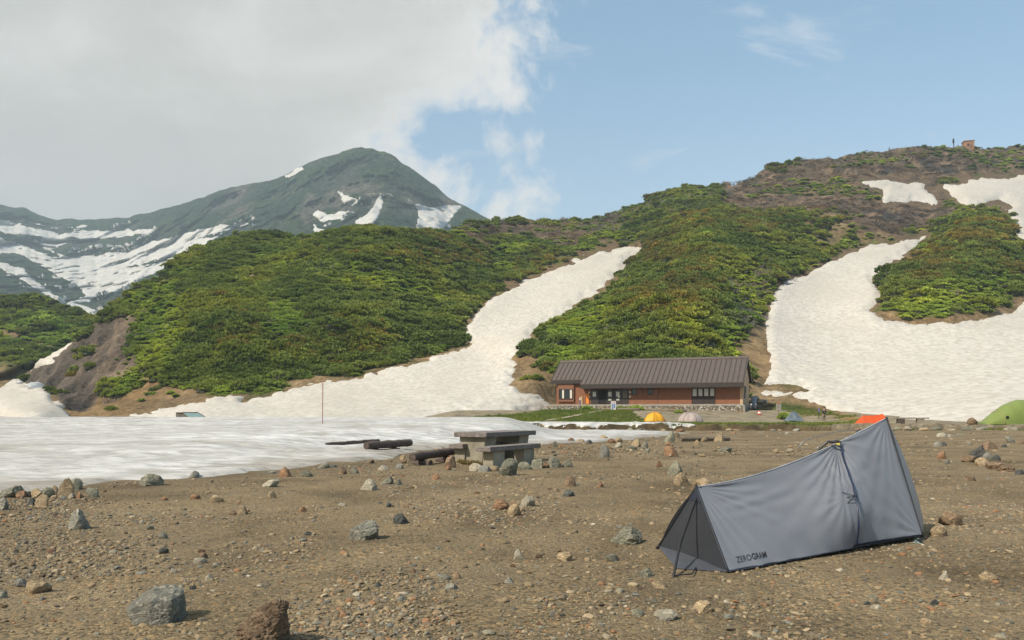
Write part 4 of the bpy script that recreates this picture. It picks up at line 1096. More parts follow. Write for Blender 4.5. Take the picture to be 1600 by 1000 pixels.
# doors under the porch
zt, zb_ = zv(950, 609.0), 0.02
for k, (u0, u1) in enumerate([(923.5, 934), (934.2, 948.5), (948.7, 957.5), (960, 971), (971.2, 982)]):
    a, b_ = PXU(u0), PXU(u1); fr = MB()
    fr.box((a, -0.09, zb_), (a + .12, -0.005, zt)); fr.box((b_ - .12, -0.09, zb_), (b_, -0.005, zt)); fr.box((a + .12, -0.09, zt - .12), (b_ - .12, -0.005, zt))
    if k != 1: fr.box((a + .12, -0.08, zb_), (b_ - .12, -0.005, 0.95))
    d_ = fr.build('door', M_DKBR, hut, label='open doorway into the dark entrance' if k == 1 else None)
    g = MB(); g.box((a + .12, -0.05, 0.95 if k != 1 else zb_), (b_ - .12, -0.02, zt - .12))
    g.build('pane', M_DARKFILL if k == 1 else M_GLASS, d_)  # open doorway: a near-black sheet paints the darkness of the entrance
    if k in (0, 2, 3, 4):
        nt = MB(); r_ = random.Random(k)
        x = (a + b_) / 2
        bl_ = [((x - .26, -0.062, 1.25), (x + .26, -0.055, 1.95))] if k != 4 else [((x - .35, -0.062, 0.98), (x + .3, -0.055, 1.9))]
        if k in (2, 3): bl_.append(((x - .22, -0.095, .62), (x + .24, -0.088, .88)))
        if k == 3: bl_.append(((x + .0, -0.07, 1.02), (x + .34, -0.064, 1.35)))
        for lo, hi in bl_:
            nt = MB(); nt.box(lo, hi); nt.build('notice', M_PAPER if k != 4 else simple('notice_dark', (0.13, 0.12, 0.08), 0.7, .3, 12), d_)
po = MB(); a, b_ = PXU(957.6), PXU(959.8); po.box((a, -0.12, 0), (b_, -0.004, zt)); po.build('door_post', M_DKBR, hut)
ob = MB(); a, b_ = PXU(916.5), PXU(920.5); ob.box((a, -0.16, zv(918, 631)), (b_, -0.005, zv(918, 615))); ob.build('orange_panel', M_ORANGE, hut, label='upright orange panel beside the doors')
lp = MB(); a, b_ = PXU(906), PXU(910.5); lp.box((a, -0.12, zv(908, 632)), (b_, -0.02, zv(908, 619.5))); lp.build('leaning_board', simple('bare_plywood', (0.42, 0.27, 0.13), 0.8), hut)
for u in (920.5, 984.2):
    a = PXU(u)
    for z_ in (1.05, 1.75):
        nb = MB(); nb.box((a - .12, -0.07, z_), (a + .17, -0.01, z_ + .3)); nb.build('wall_notice', M_PAPER, hut)
for u0, u1, s1 in ((987, 995, 1003.5), (1012, 1020.5, 1029)):
    window(u0, u1, 607.5, 617, 1, None, 0.0, label='small square window beside a shutter')
    a, b_ = PXU(u1 + .3), PXU(s1); sh_ = MB(); sh_.box((a, -0.16, zv(u1, 616.6)), (b_, -0.03, zv(u1, 607.8))); sh_.box((a - .1, -0.2, zv(u1, 607.8)), (b_ + .1, -0.01, zv(u1, 607.3))); sh_.build('shutter', M_TRIM, hut)
# the big glazed doors
w_, a, b_, z0, z1 = window(1081, 1117.5, 606, 631.3, 4, M_DKBR, 0.0, name='glazed_door', label='four dark door leaves with white upper panes')
pn = MB()
for k in range(4):
    x0 = a + (b_ - a) * k / 4 + .14; x1 = a + (b_ - a) * (k + 1) / 4 - .14; pn.box((x0, -0.075, z0 + (z1 - z0) * .50), (x1, -0.040, z1 - .13))
pn.build('white_pane', simple('blind_white', (0.50, 0.49, 0.44), 0.5, .12, 3), w_)
sm = MB(); a = PXU(1027.5); sm.box((a, -0.02, 0.02), (a + .05, -0.003, 2.3)); sm.build('wall_joint', M_DKBR, hut)
for lo, hi in (((HL + .01, 1.4, 0.9), (HL + .09, 3.0, 2.7)), ((HL + .01, 3.3, 1.7), (HL + .10, 3.9, 2.6))):
    gw = MB(); gw.box(lo, hi); gw.build('gable_window', M_DKBR, hut)
gl_ = MB(); gl_.box((HL + .02, 3.2, 4.2), (HL + .2, 3.45, 4.5)); gl_.build('lamp', M_WHITE, hut)
# porch slab and rubble footing
fo = MB(); fo.box((-0.6, -1.9, -0.22), (HL + .35, HD + .2, -0.003)); fo.build('floor_slab', M_CONC, hut)
ft = MB(); ft.box((-0.9, -2.05, -2.3), (HL + .30, HD + .1, -0.225)); ft.build('rubble_footing', M_RUBBLE, hut)
ret = MB(); ret.box((HL + .302, -2.0, -2.3), (HL + .55, 3.5, -0.15)); ret.build('concrete_cheek', M_CONC, hut)


def hutp(s, d, z=0.0): return hut_m @ Vector((s, d, z))
hut_m = Matrix.Translation((HX, HY, HZ)) @ Matrix.Rotation(HROT, 4, 'Z')
# stones piled along the footing, and things round the hut
pl = MB()


def boulder_row(name, label, cat, pts, sizes, mat_names, seed, group=None):
    root = thing(name, label, cat, pts[0], group=group)
    return root


def gpos(u, v, Y):  # on the terrace at depth Y
    p = (u - CU) / FPX; return Vector((p * Y, Y, float(ground_z(p * Y, Y))))


# timber edging of the lawn in front of the footing
for lab, u0, u1, Y, zz in (('weathered timber sleeper edging the lawn before the hut doors', 940, 1000, 117.5, 0.25), ('second timber sleeper stepped above the lawn by the yellow tent', 1010, 1072, 114.5, 0.22)):
    q0, q1 = gpos(u0, 0, Y + 1.5), gpos(u1, 0, Y - 1.5); mb = MB(); mb.tube([q0 + Vector((0, 0, zz * .6)), (q0 + q1) / 2 + Vector((0, 0, zz * .62)), q1 + Vector((0, 0, zz * .6))], 0.22, 7)
    o_ = mb.build('timber_sleeper', simple('old_timber_grey', (0.17, 0.135, 0.09), 0.9, .3, 5, .4), None, q0, True, shift=q0); tag(o_, lab, 'sleeper')
# path across the lawn
pa = MB(); q = [hit(u, v) for u, v in ((852, 657.5), (880, 653.5), (905, 648.5), (925, 644.5), (938, 642))]
for i in range(len(q) - 1):
    d_ = (q[i + 1] - q[i]).normalized(); s_ = Vector((d_.y, -d_.x, 0)) * 0.55
    pa.add([q[i] - s_ + Vector((0, 0, .06)), q[i] + s_ + Vector((0, 0, .06)), q[i + 1] + s_ + Vector((0, 0, .06)), q[i + 1] - s_ + Vector((0, 0, .06))], [(0, 1, 2, 3)])
tag(pa.build('path', simple('path_gravel', (0.30, 0.25, 0.17), 0.95, .25, 2)), 'pale gravel path across the lawn', kind='structure')


def signpost(name, label, cat, base, h, bw, bh, zc, mats, post_r=0.05, extra=None, board_d=0.05, posts=1):
    root = thing(name, label, cat, base)
    mb = MB()
    if posts == 1: mb.tube([(0, 0.03, -0.2), (0, 0.03, h)], post_r, 8)
    else:
        for s_ in (-1, 1): mb.tube([(s_ * bw * .42, 0.03, -0.2), (s_ * bw * .42, 0.03, h)], post_r, 8)
    mb.build('post', mats[0], root)
    bd = MB(); bd.box((-bw / 2, -board_d, zc - bh / 2), (bw / 2, -0.02, zc + bh / 2)); board = bd.build('board', mats[1], root)
    if extra: extra(board, bw, bh, zc, -board_d)
    return root


M_REDP = simple('red_paint', (0.55, 0.06, 0.04), 0.5, .1); M_BLUEP = simple('blue_print', (0.16, 0.24, 0.42), 0.6, .1)
def notice_lines(board, bw, bh, zc, d):
    a = MB()
    for k in range(4):
        x = -bw * .36 + k * bw * .2; a.box((x, d - .008, zc + bh * .34), (x + bw * .13, d - .002, zc + bh * .44))
    a.build('heading', M_REDP, board)
    a = MB(); a.box((-bw * .36, d - .006, zc - bh * .42), (-bw * .05, d - .002, zc + bh * .24)); a.box((bw * .02, d - .006, zc - bh * .30), (bw * .36, d - .002, zc + bh * .24)); a.build('print', M_BLUEP, board)
signpost('notice_board', 'white upright notice board with a red heading standing before the hut doors', 'sign', gpos(958.5, 0, 117.5), 1.2, 0.72, 1.3, 0.72, [M_STEEL, M_WHITE], 0.03, notice_lines, 0.06, 2)
M_SIGNW = simple('sign_grey_wood', (0.34, 0.30, 0.25), 0.8, .15)
def text_rows(board, bw, bh, zc, d):
    a = MB(); r_ = random.Random(4)
    for k in range(4):
        z = zc + bh * (.3 - .18 * k); x = -bw * .4
        while x < bw * .34:
            l = r_.uniform(.08, .2); a.box((x, d - .006, z), (min(x + l, bw * .4), d - .002, z + bh * .07)); x += l + .06
    a.build('lettering', simple('dark_ink', (0.08, 0.07, 0.065), .7), board)
sg = signpost('information_sign', 'grey wooden information sign on one post with a red marker on top', 'sign', gpos(1216.5, 655, 106), 2.0, 0.66, 0.85, 1.55, [simple('post_wood', (0.21, 0.15, 0.10), .8), M_SIGNW], 0.06, text_rows)
mb = MB(); mb.tube([(0, 0, 1.98), (0, 0, 2.08), (0, 0, 2.22)], [0.1, 0.11, 0.03], 8); mb.build('marker_cap', M_REDP, sg)
M_LILAC = simple('lilac_plate', (0.16, 0.13, 0.26), .6)
s1_ = signpost('marker_post', 'thin dark marker post with a lilac plate before the hut window', 'post', gpos(906.5, 641, 119), 1.6, 0.30, 0.42, 1.15, [M_BLACK, M_LILAC], 0.05)
mb = MB(); mb.tube([(0, 0, 1.55), (0, 0, 1.7), (0, 0, 1.82)], [.13, .15, .05], 8); mb.build('cap', M_PAPER, s1_)
signpost('marker_post', 'thin dark marker post with a blue plate beside the standing person', 'post', gpos(1279.5, 650, 103), 1.35, 0.22, 0.55, 1.2, [M_BLACK, M_LILAC], 0.04)
# tank, hoses, stone pile and marker by the gable
tk = hutp(HL + 1.3, 2.6); tz = float(ground_z(tk.x, tk.y))
tr = thing('water_tank', 'slim blue grey water tank standing by the gable wall', 'tank', (tk.x, tk.y, tz))
zb0 = HZ - tz
mb = MB(); mb.tube([(0, 0, -.2), (0, 0, zb0 + 1.0), (0, 0, zb0 + 1.12)], [.42, .42, .30], 14); mb.build('body', simple('tank_blue', (0.15, 0.20, 0.26), .5), tr, smooth=False)
mb = MB(); mb.tube([(0, 0, zb0 + 1.11), (0, 0, zb0 + 1.2)], .14, 10); mb.build('cap', M_BLACK, tr)
for i, (ds, dd, lab) in enumerate([(1.2, 0.2, 'black gas bottle at the corner of the gable wall'), (1.75, 0.9, 'second black gas bottle next to the water tank')]):
    q = hutp(HL + ds, dd); q.z = float(ground_z(q.x, q.y)); g_ = thing('gas_bottle', lab, 'gas bottle', q, group='gas bottles by the gable')
    e = HZ - q.z - .45
    mb = MB(); mb.tube([(0, 0, -.1), (0, 0, e), (0, 0, e + .22), (0, 0, e + .32)], [.34, .34, .24, .07], 14); mb.build('body', M_BLACK, g_, smooth=True)
    mb = MB(); mb.tube([(0, 0, e + .31), (0, 0, e + .5)], .09, 8); mb.build('valve', M_WHITE, g_)
q = gpos(1186.5, 0, 110.5); mk = thing('ground_marker', 'small red and white marker lying on the gravel by the gable', 'marker', q)
mb = MB(); mb.tube([(0, 0, 0), (0, 0, .1), (0, 0, .5)], [.3, .26, .05], 10); mb.build('cone', simple('marker_red', (.62, .10, .07), .6), mk)
mb = MB(); mb.tube([(0, 0, .17), (0, 0, .32)], [.23, .16], 10); mb.build('band', M_WHITE, mk)
# ---- hut and mast on the far ridge
ph = P(1512.5, 232, 541)
hh = thing('ridge_hut', 'small boxy brick brown hut on the far ridge', 'hut', ph, R(-14))
mb = MB(); mb.box((-3.1, -2.6, -2), (3.1, 2.6, 4.3)); mb.build('wall', simple('brick_brown', (0.30, 0.155, 0.085), .8, .2, .6), hh)
mb = MB(); mb.box((-3.5, -3.0, 4.303), (3.5, 3.0, 4.75), top=(-3.3, -2.8, 3.3, 2.8)); mb.build('roof', simple('roof_rust', (0.20, 0.11, 0.07), .7), hh)
mb = MB(); mb.box((-1.2, -2.66, 1.0), (0.2, -2.603, 2.6)); mb.build('window', M_BLACK, hh)
pm = P(1490, 232, 541); ma = thing('mast', 'thin dark mast beside the little ridge hut', 'mast', pm)
mb = MB(); mb.tube([(0, 0, -2), (0.1, 0, 7.0)], [.3, .22], 8); mb.build('pole', M_BLACK, ma)
mb = MB(); mb.box((-0.6, -.3, 3.6), (.35, .3, 6.2)); mb.build('antenna', M_BLACK, ma)
# ================================================================== TENTS
def fabric(name, col, rough=0.55, trans=0.12, bump=0.25, bscale=8, stretch=(1, 1, 1)):
    m, t, b = new_mat(name)
    o = objco(t); n = t.noise(t.mapping(o, stretch), bscale, 4, 0.5, 0.8)
    v = t.new('ShaderNodeVectorMath', operation='SCALE'); v.inputs[0].default_value = col; t.put(v.inputs[3], t.maprange(t.noise(o, 2.2, 5, .6), .3, .7, .92, 1.08, False))
    t.put(b.inputs['Base Color'], v.outputs[0]); b.inputs['Roughness'].default_value = rough
    b.inputs['Specular IOR Level'].default_value = 0.35
    b.inputs['Sheen Weight'].default_value = 0.15
    t.put(b.inputs['Normal'], t.bump(n, bump, 0.03))
    tr = t.new('ShaderNodeBsdfTranslucent'); t.put(tr.inputs[0], v.outputs[0])
    mx = t.new('ShaderNodeMixShader'); mx.inputs[0].default_value = trans
    t.l.new(b.outputs[0], mx.inputs[1]); t.l.new(tr.outputs[0], mx.inputs[2]); t.l.new(mx.outputs[0], t.n['Material Output'].inputs['Surface'])
    return m


M_FLY = fabric('silver_grey_nylon', (0.178, 0.186, 0.206), 0.40, 0.08, 0.10, 14)
M_MESH = fabric('dark_grey_mesh', (0.030, 0.034, 0.043), 0.55, 0.15, 0.15, 10)
t_ = NT(M_MESH.node_tree); tp_ = t_.new('ShaderNodeBsdfTransparent'); mx_ = t_.new('ShaderNodeMixShader'); mx_.inputs[0].default_value = 0.18
out_ = t_.n['Material Output']; old_ = out_.inputs['Surface'].links[0].from_socket
t_.l.new(old_, mx_.inputs[1]); t_.l.new(tp_.outputs[0], mx_.inputs[2]); t_.l.new(mx_.outputs[0], out_.inputs['Surface'])
M_EDGE = simple('black_webbing', (0.012, 0.014, 0.02), 0.6, 0.1)
M_LOGO = simple('logo_black', (0.012, 0.012, 0.014), 0.6, 0.05)

GA = hit(1138, 897); GD = hit(1441, 846); GF = hit(1030, 858)
A_ = Vector((GA.x, GA.y, 0.015)); D_ = Vector((GD.x, GD.y, 0.04))
ax = Vector((D_.x - A_.x, D_.y - A_.y, 0)); LEN = ax.length; ax.normalize(); nx = Vector((-ax.y, ax.x, 0))     # nx points to the far side
B_ = P(1088, 761, 6.62); C_ = P(1385, 653.5, 8.02)
F_ = Vector((GF.x, GF.y, 0.012))
E_ = F_ + Vector((0, 0, .02))                                      # flared tip of the foot panel
H_ = P(1443, 812, 8.15); H_.z = max(H_.z, 0.03)
G_ = A_ + ax * (LEN - 0.25) + nx * 1.2; G_.z = 0.03
BASE = (A_ + D_) / 2; BASE.z = 0
shelter = thing('grey_shelter', 'silver grey one person shelter tent pitched on the gravel', 'tent', BASE)
SC0 = 0.60; SC = 0.60                                                     # where the hoop crosses


def near(s, w):
    """point of the near side: s along the tent, w from the hem (0) to the ridge line (1)"""
    SC = 0.600 + 0.112 * w - 0.075 * math.sin(math.pi * w)
    fadeE = min(1, s * 7) * min(1, (1 - s) * 7)
    base = A_.lerp(D_, s); base.z = 0.012 + 0.05 * s + 0.03 * math.sin(s * math.pi) * (s > .6)
    r = B_.lerp(C_, s); r.z -= (0.120 - 0.055 * s) * 4 * s * (1 - s)
    p = base.lerp(r, w)
    hoop = math.exp(-((s - SC) / 0.17) ** 2)
    bul = math.sin(math.pi * min(1, w * 1.05)) * (0.05 + 0.13 * hoop) - 0.05 * math.sin(math.pi * w) * (1 - hoop) * (1 - s)
    # pulled creases: from the foot apex, from the hoop crown, from the tie-out and from the peak
    cr = 0
    ang = math.atan2((1 - w) * 0.9, s * 2.7 + 1e-4); ra = math.hypot((1 - w) * .9, s * 2.7)
    cr += 0.008 * math.sin(ang * 34) * math.exp(-ra / 0.8) * min(1, ra * 5)
    cr += 0.004 * math.sin(ang * 21 + 1.2) * math.exp(-ra / 1.6) * min(1, ra * 3)
    a2 = math.atan2((1 - w) * 1.0, (SC - s) * 2.7); r2 = math.hypot((1 - w) * 1.0, (SC - s) * 2.7)
    cr += 0.010 * math.sin(a2 * 25 + 0.4) * math.exp(-r2 / 0.42) * min(1, r2 * 6)
    a3 = math.atan2(w - 0.55, (SC - 0.03 - s) * 2.7); r3 = math.hypot((w - 0.55) * .8, (SC - .03 - s) * 2.7)
    cr += 0.004 * math.sin(a3 * 13 + 0.4) * math.exp(-r3 / 0.7) * min(1, r3 * 5) * (s < SC)
    a4 = math.atan2((1 - w), (1.0 - s) * 2.7); r4 = math.hypot((1 - w), (1 - s) * 2.7)
    cr += 0.006 * math.sin(a4 * 23) * math.exp(-r4 / 0.75) * min(1, r4 * 5)
    a5 = math.atan2(w, (1.0 - s) * 2.7); r5 = math.hypot(w, (1 - s) * 2.7)
    cr += 0.005 * math.sin(a5 * 19 + .7) * math.exp(-r5 / 0.6) * min(1, r5 * 5)
    cr += 0.006 * math.sin(s * 60 + w * 3) * math.exp(-w / .10) * (s < .95)
    cr += 0.004 * math.sin(w * 46 - s * 3 + math.sin(s * 9) * .8) * math.exp(-((w - .72) / .16) ** 2) * (1 - s) ** 0.7 * min(1, s * 6)
    seam = -0.008 * math.exp(-((s - SC) / 0.012) ** 2)
    bend = -nx * (bul * fadeE + cr * (0.35 + 0.65 * fadeE) + seam)
    return p + bend + Vector((0, 0, cr * 0.5))


def far(s, w):
    SC = 0.600 + 0.112 * w - 0.075 * math.sin(math.pi * w)
    base = F_.lerp(G_, s); base.z = 0.02
    r = B_.lerp(C_, s); r.z -= (0.120 - 0.055 * s) * 4 * s * (1 - s)
    p = base.lerp(r, w); hoop = math.exp(-((s - SC) / 0.17) ** 2)
    return p + nx * math.sin(math.pi * w) * (0.05 + 0.2 * hoop)


def sheet(mb, fn, ns, nw, s0=0, s1=1, w0=0, w1=1):
    vs = [fn(s0 + (s1 - s0) * i / ns, w0 + (w1 - w0) * j / nw) for i in range(ns + 1) for j in range(nw + 1)]
    fs = [(i * (nw + 1) + j, (i + 1) * (nw + 1) + j, (i + 1) * (nw + 1) + j + 1, i * (nw + 1) + j + 1) for i in range(ns) for j in range(nw)]
    mb.add(vs, fs)


fl = MB(); sheet(fl, near, 260, 120); sheet(fl, far, 60, 24)
fly = fl.build('fly_sheet', M_FLY, shelter, smooth=True, shift=BASE)
# upright end at the tall side
def endp(s, w):
    a = D_.lerp(C_, w) if False else None
    b0 = D_.lerp(H_, s) if s < .5 else H_.lerp(G_, (s - .5) * 2)
    b0 = (D_.lerp(H_, s * 2) if s < .5 else H_.lerp(G_, (s - .5) * 2))
    p = b0.lerp(C_, w); return p + ax * 0.07 * math.sin(math.pi * w) * math.sin(math.pi * s)
en = MB(); sheet(en, endp, 40, 40)
en.build('end_panel', M_FLY, shelter, smooth=True, shift=BASE)
# dark foot panel flaring out at the low end, its lower skirt and the inner floor
def foot(s, w):
    b0 = A_.lerp(E_, s); b0.z += .018 * math.sin(math.pi * s); p = b0.lerp(B_, w)
    return p + (-ax) * 0.012 * math.sin(math.pi * w) * math.sin(math.pi * s) + nx * (0.010 * math.sin(s * 16 + w * 7) * math.sin(math.pi * w) * math.sin(math.pi * s))
fo_ = MB(); sheet(fo_, foot, 40, 40)
fp = fo_.build('foot_panel', M_MESH, shelter, smooth=True, shift=BASE, label='dark mesh panel closing the low end')
cap_ = MB(); cap_.add([foot(0, .80) - ax * .006, foot(.5, .80) - ax * .008, foot(1, .80) - ax * .006, B_ - ax * .006], [(0, 1, 2, 3)])
cap_.build('apex_patch', simple('navy_patch', (0.014, 0.018, 0.034), .6), fp, shift=BASE)
ST = hit(1053, 904); ST.z = 0.0; SK = hit(1057, 891)
def skirt(s, w):
    b0 = A_.lerp(E_, s); b0.z += .018 * math.sin(math.pi * s)
    s1_ = Vector((SK.x, SK.y, .012)); g0 = A_.lerp(s1_, s / .7) if s < .7 else s1_.lerp(F_, (s - .7) / .3)
    p = g0.lerp(b0, w); return p + Vector((0, 0, 0.006 * math.sin(s * 22) * math.sin(math.pi * w)))
sk = MB(); sheet(sk, skirt, 24, 12)
sk.build('foot_skirt', fabric('skirt_grey', (0.050, 0.056, 0.070), .5, .15), shelter, smooth=True, shift=BASE)
sg_ = MB()
sheet(sg_, lambda s, w: E_.lerp(F_, s).lerp(B_, w), 12, 12)
sg_.build('far_foot_panel', M_MESH, shelter, smooth=True, shift=BASE)
flr = MB(); sheet(flr, lambda s, w: (A_.lerp(D_, s)).lerp(F_.lerp(G_, s), w) * 1.0 + Vector((0, 0, .012)), 12, 6)
flr.build('floor', fabric('floor_dark', (0.03, 0.034, 0.045), .5, .0), shelter, shift=BASE)
# poles, seams, cords
e_ = MB()
for pts, r_ in (([foot(0, k / 14) - nx * .004 - ax * .004 for k in range(15)], .0085), ([foot(1, k / 14) - ax * .004 for k in range(15)], .0075), ([foot(k / 14, 0) for k in range(15)], .0085)):
    e_ = MB(); e_.tube(pts, r_, 6); e_.build('seam_tape', M_EDGE, shelter, smooth=True, shift=BASE)
e_ = MB(); e_.tube([E_ + (E_ - B_).normalized() * -.01, E_ + (E_ - B_).normalized() * .05], [.012, .016], 6); e_.build('corner_tab', M_EDGE, shelter, smooth=True, shift=BASE)
e_ = MB(); e_.tube([endp(0, k / 16) - nx * .006 for k in range(17)], .009, 6)
e_.build('seam_tape', M_EDGE, shelter, smooth=True, shift=BASE)
h_ = MB(); h_.tube([near(k / 60, 0.002) - nx * .002 for k in range(61)], .006, 5); h_.build('hem', simple('hem_navy', (0.03, 0.035, 0.05), .6), shelter, smooth=True, shift=BASE)
rd = MB(); rd.tube([near(k / 60, 1.0) + Vector((0, 0, .002)) for k in range(61)], .006, 5); rd.build('ridge_seam', simple('ridge_pale', (.36, .37, .40), .5), shelter, smooth=True, shift=BASE)
for a_, r0, r1, up_ in ((C_, .026, .012, .012), (B_, .02, .007, .028)):
    pk_ = MB(); pk_.tube([a_ + Vector((0, 0, -.05)), a_ + Vector((0, 0, up_))], [r0, r1], 8); pk_.build('peak_cap', M_BLACK, shelter, shift=BASE)
tp = MB(); q1 = B_ + ax * .05; q2 = ST + Vector((0, 0, 0.0)); tp.tube([q1, P(1063, 848, 6.35), q2 + Vector((0, 0, .03)), q2 + Vector((-.02, -.03, -.03))], [.009, .011, .010, .006], 8)
tp.build('foot_pole', M_BLACK, shelter, smooth=True, shift=BASE)
gd_ = MB(); gd_.tube([ST + Vector((0, 0, .02)), ST + Vector((.14, .02, .03)), ST.lerp(F_, .25) + Vector((.2, -.02, .02))], .006, 5); gd_.build('guy_cord', M_EDGE, shelter, shift=BASE)
# hoop pole arching over the outside
hp = []
CR = P(1306, 690, 7.50)
for k in range(25):
    w = k / 24 * .985; p = near(0.605 + 0.112 * w - 0.075 * math.sin(math.pi * w), w)
    hp.append(p - nx * (0.018 + 0.03 * math.sin(math.pi * w)) + Vector((0, 0, 0.02 * w)))
hp += [CR + Vector((.02, 0, -.004)), CR]
over = [CR + Vector((-.05, .06, .0)), P(1292, 693, 7.62), P(1282, 701, 7.8), P(1274, 711, 7.95)]
over += [P(1262, 742, 8.15), far(.62, .25) + nx * .05, far(.60, 0)]
hm = MB(); hm.tube(hp + over, .0070, 7); hm.build('hoop_pole', simple('hoop_navy', (0.012, 0.018, 0.05), .35), shelter, smooth=True, shift=BASE)
ck = MB(); ck.tube([CR + Vector((.03, -.01, 0)), CR, CR + Vector((-.05, .03, -.01))], [.010, .014, .010], 8); ck.build('hoop_clip', M_BLACK, shelter, smooth=True, shift=BASE)
yt = MB(); q = near(.695, .985); yt.box(tuple(q + Vector((.005, -.02, 0.002))), tuple(q + Vector((.03, .0, .022)))); yt.build('yellow_tab', simple('tab_yellow', (.75, .62, .12), .6), shelter, shift=BASE)
tz_ = MB(); tip = near(.592, .545) - nx * .05
for ds, dw in ((-.024, .60), (-.016, .545), (-.024, .49)): tz_.tube([near(.586 + ds, dw) - nx * .003, tip], .0035, 5)
tz_.tube([tip + nx * .02, tip - nx * .012], .012, 6); tz_.build('tie_out', M_EDGE, shelter, shift=BASE)
# printed lettering low on the near side
def lettering(txt, size, bold):
    cu_ = bpy.data.curves.new('lettering', 'FONT'); cu_.body = txt; cu_.size = size; cu_.offset = bold; cu_.resolution_u = 4
    tmp = bpy.data.objects.new('lettering', cu_); COL.objects.link(tmp)
    dg = bpy.context.evaluated_depsgraph_get(); me = bpy.data.meshes.new_from_object(tmp.evaluated_get(dg))
    bpy.data.objects.remove(tmp); return me
m1, m2 = lettering('ZERO', 1.0, -0.008), lettering('GRAM', 1.0, 0.007)
W1 = max(v.co.x for v in m1.vertices); W2 = max(v.co.x for v in m2.vertices)
lg = MB(); S0, S1, WB, WH = 0.048, 0.178, 0.085, 0.067
tot = W1 + .08 + W2
for me, x0 in ((m1, 0), (m2, W1 + .08)):
    vs = []
    for v_ in me.vertices:
        s_ = S0 + (S1 - S0) * (v_.co.x + x0) / tot; w__ = WB + WH * v_.co.y / 0.72
        vs.append(near(s_, w__) - nx * 0.006 + Vector((0, -.001, 0)))
    lg.add(vs, [tuple(p_.vertices) for p_ in me.polygons])
lg.build('lettering', M_LOGO, fly, shift=BASE)
# crumpled foil of the stake bag under the tall corner
cf = MB(); r_ = random.Random(3); q = hit(1437, 852)
vs = [q + Vector((r_.uniform(-.05, .05), r_.uniform(-.03, .05), r_.uniform(0, .07))) for _ in range(14)]
cf.add(vs, [(i, (i + 3) % 14, (i + 7) % 14) for i in range(14)])
o_ = cf.build('stake_bag', simple('bag_teal', (.10, .15, .15), .3), None, q, shift=q); tag(o_, 'small crumpled dark bag under the tall corner of the grey tent', 'bag')

# ---- bent spare poles behind the shelter
q0, q1, q2 = hit(1248, 690), P(1300, 673.5, 27), P(1345, 671, 27)
bp = thing('bent_poles', 'pair of thin grey bent tent poles arching behind the grey tent', 'tent poles', q0)
for dz, du in ((0, 0), (-.14, 14)):
    a_ = P(1246 + du * 2, 692 + du * .5, 27); a_.z = float(ground_z(a_.x, a_.y)); pts = [a_]
    for k in range(1, 13):
        f_ = k / 12; pts.append(P(1246 + du * 2 + (102 - du) * f_, (692 + du * .5) - (20) * math.sin(f_ * 1.75) / math.sin(1.45), 27 + f_ * .6))
    e_ = pts[-1].copy(); e_.x += .9; e_.z = float(ground_z(e_.x, e_.y)); mid = (pts[-1] + e_) / 2 + Vector((.25, 0, .1)); pts += [mid, e_]
    mb = MB(); mb.tube(pts, .013, 6); mb.build('pole', M_STEEL, bp, smooth=True, shift=q0)
mb = MB(); q = P(1340, 674, 27.6); mb.box(tuple(q - Vector((.06, .04, .05))), tuple(q + Vector((.06, .04, .05)))); mb.build('hub', M_STEEL, bp, shift=q0)


# ---- the small tents of the other campers
def dome_tent(name, label, base, rz, lx, ly, h, mat, door=None, p=2.2, ridge=0.0, hem=None, group='small tents on the terrace', sides=6):
    root = thing(name, label, 'tent', base, rz, group)
    mb = MB(); ns, nt = 48, 14; vs = []
    for j in range(nt + 1):
        t_ = j / nt; a_ = t_ * math.pi / 2
        rr = math.cos(a_) ** (2 / p); zz = h * math.sin(a_) ** 0.95
        for i in range(ns):
            th = 2 * math.pi * i / ns
            k = 1 - 0.17 * (1 - abs(math.cos(th * sides / 2))) * math.sin(2 * a_)
            cx = math.cos(th); rx = lx * rr * k + ridge * (1 - rr)
            vs.append((cx * rx, math.sin(th) * ly * rr * k, zz - 0.10 * h * (1 - abs(math.cos(th * sides / 2))) * (1 - t_) * t_))
    fs = [(j * ns + i, j * ns + (i + 1) % ns, (j + 1) * ns + (i + 1) % ns, (j + 1) * ns + i) for j in range(nt) for i in range(ns)]
    fs.append(tuple(nt * ns + i for i in range(ns)))
    mb.add(vs, fs); mb.build('fly_sheet', mat, root, smooth=True)
    po = MB()
    for q in range(sides // 2 + sides % 2):
        i = int(round(ns * q / sides)); path = [vs[j * ns + i] for j in range(nt + 1)] + [vs[j * ns + (i + ns // 2) % ns] for j in range(nt, -1, -1)]
        po.tube([Vector(x) * 1.006 for x in path], 0.040, 5)
    po.build('pole_seam', hem or M_EDGE, root, smooth=True)
    hm_ = MB(); hm_.tube([Vector(vs[i % ns]) + Vector((0, 0, .03)) for i in range(ns + 1)], .035, 5); hm_.build('hem', hem or M_EDGE, root)
    if door is not None:
        d_ = MB(); tri = []
        for w_, e in ((-.5, 0), (.5, 0), (0, .82)):
            a_ = e * math.pi / 2; rr = math.cos(a_) ** (2 / p); th = math.radians(door) + w_
            tri.append((math.cos(th) * lx * rr * 1.03, math.sin(th) * ly * rr * 1.03, h * math.sin(a_) + .03))
        d_.add(tri, [(0, 1, 2)]); d_.build('door_flap', mat, root)
    return root


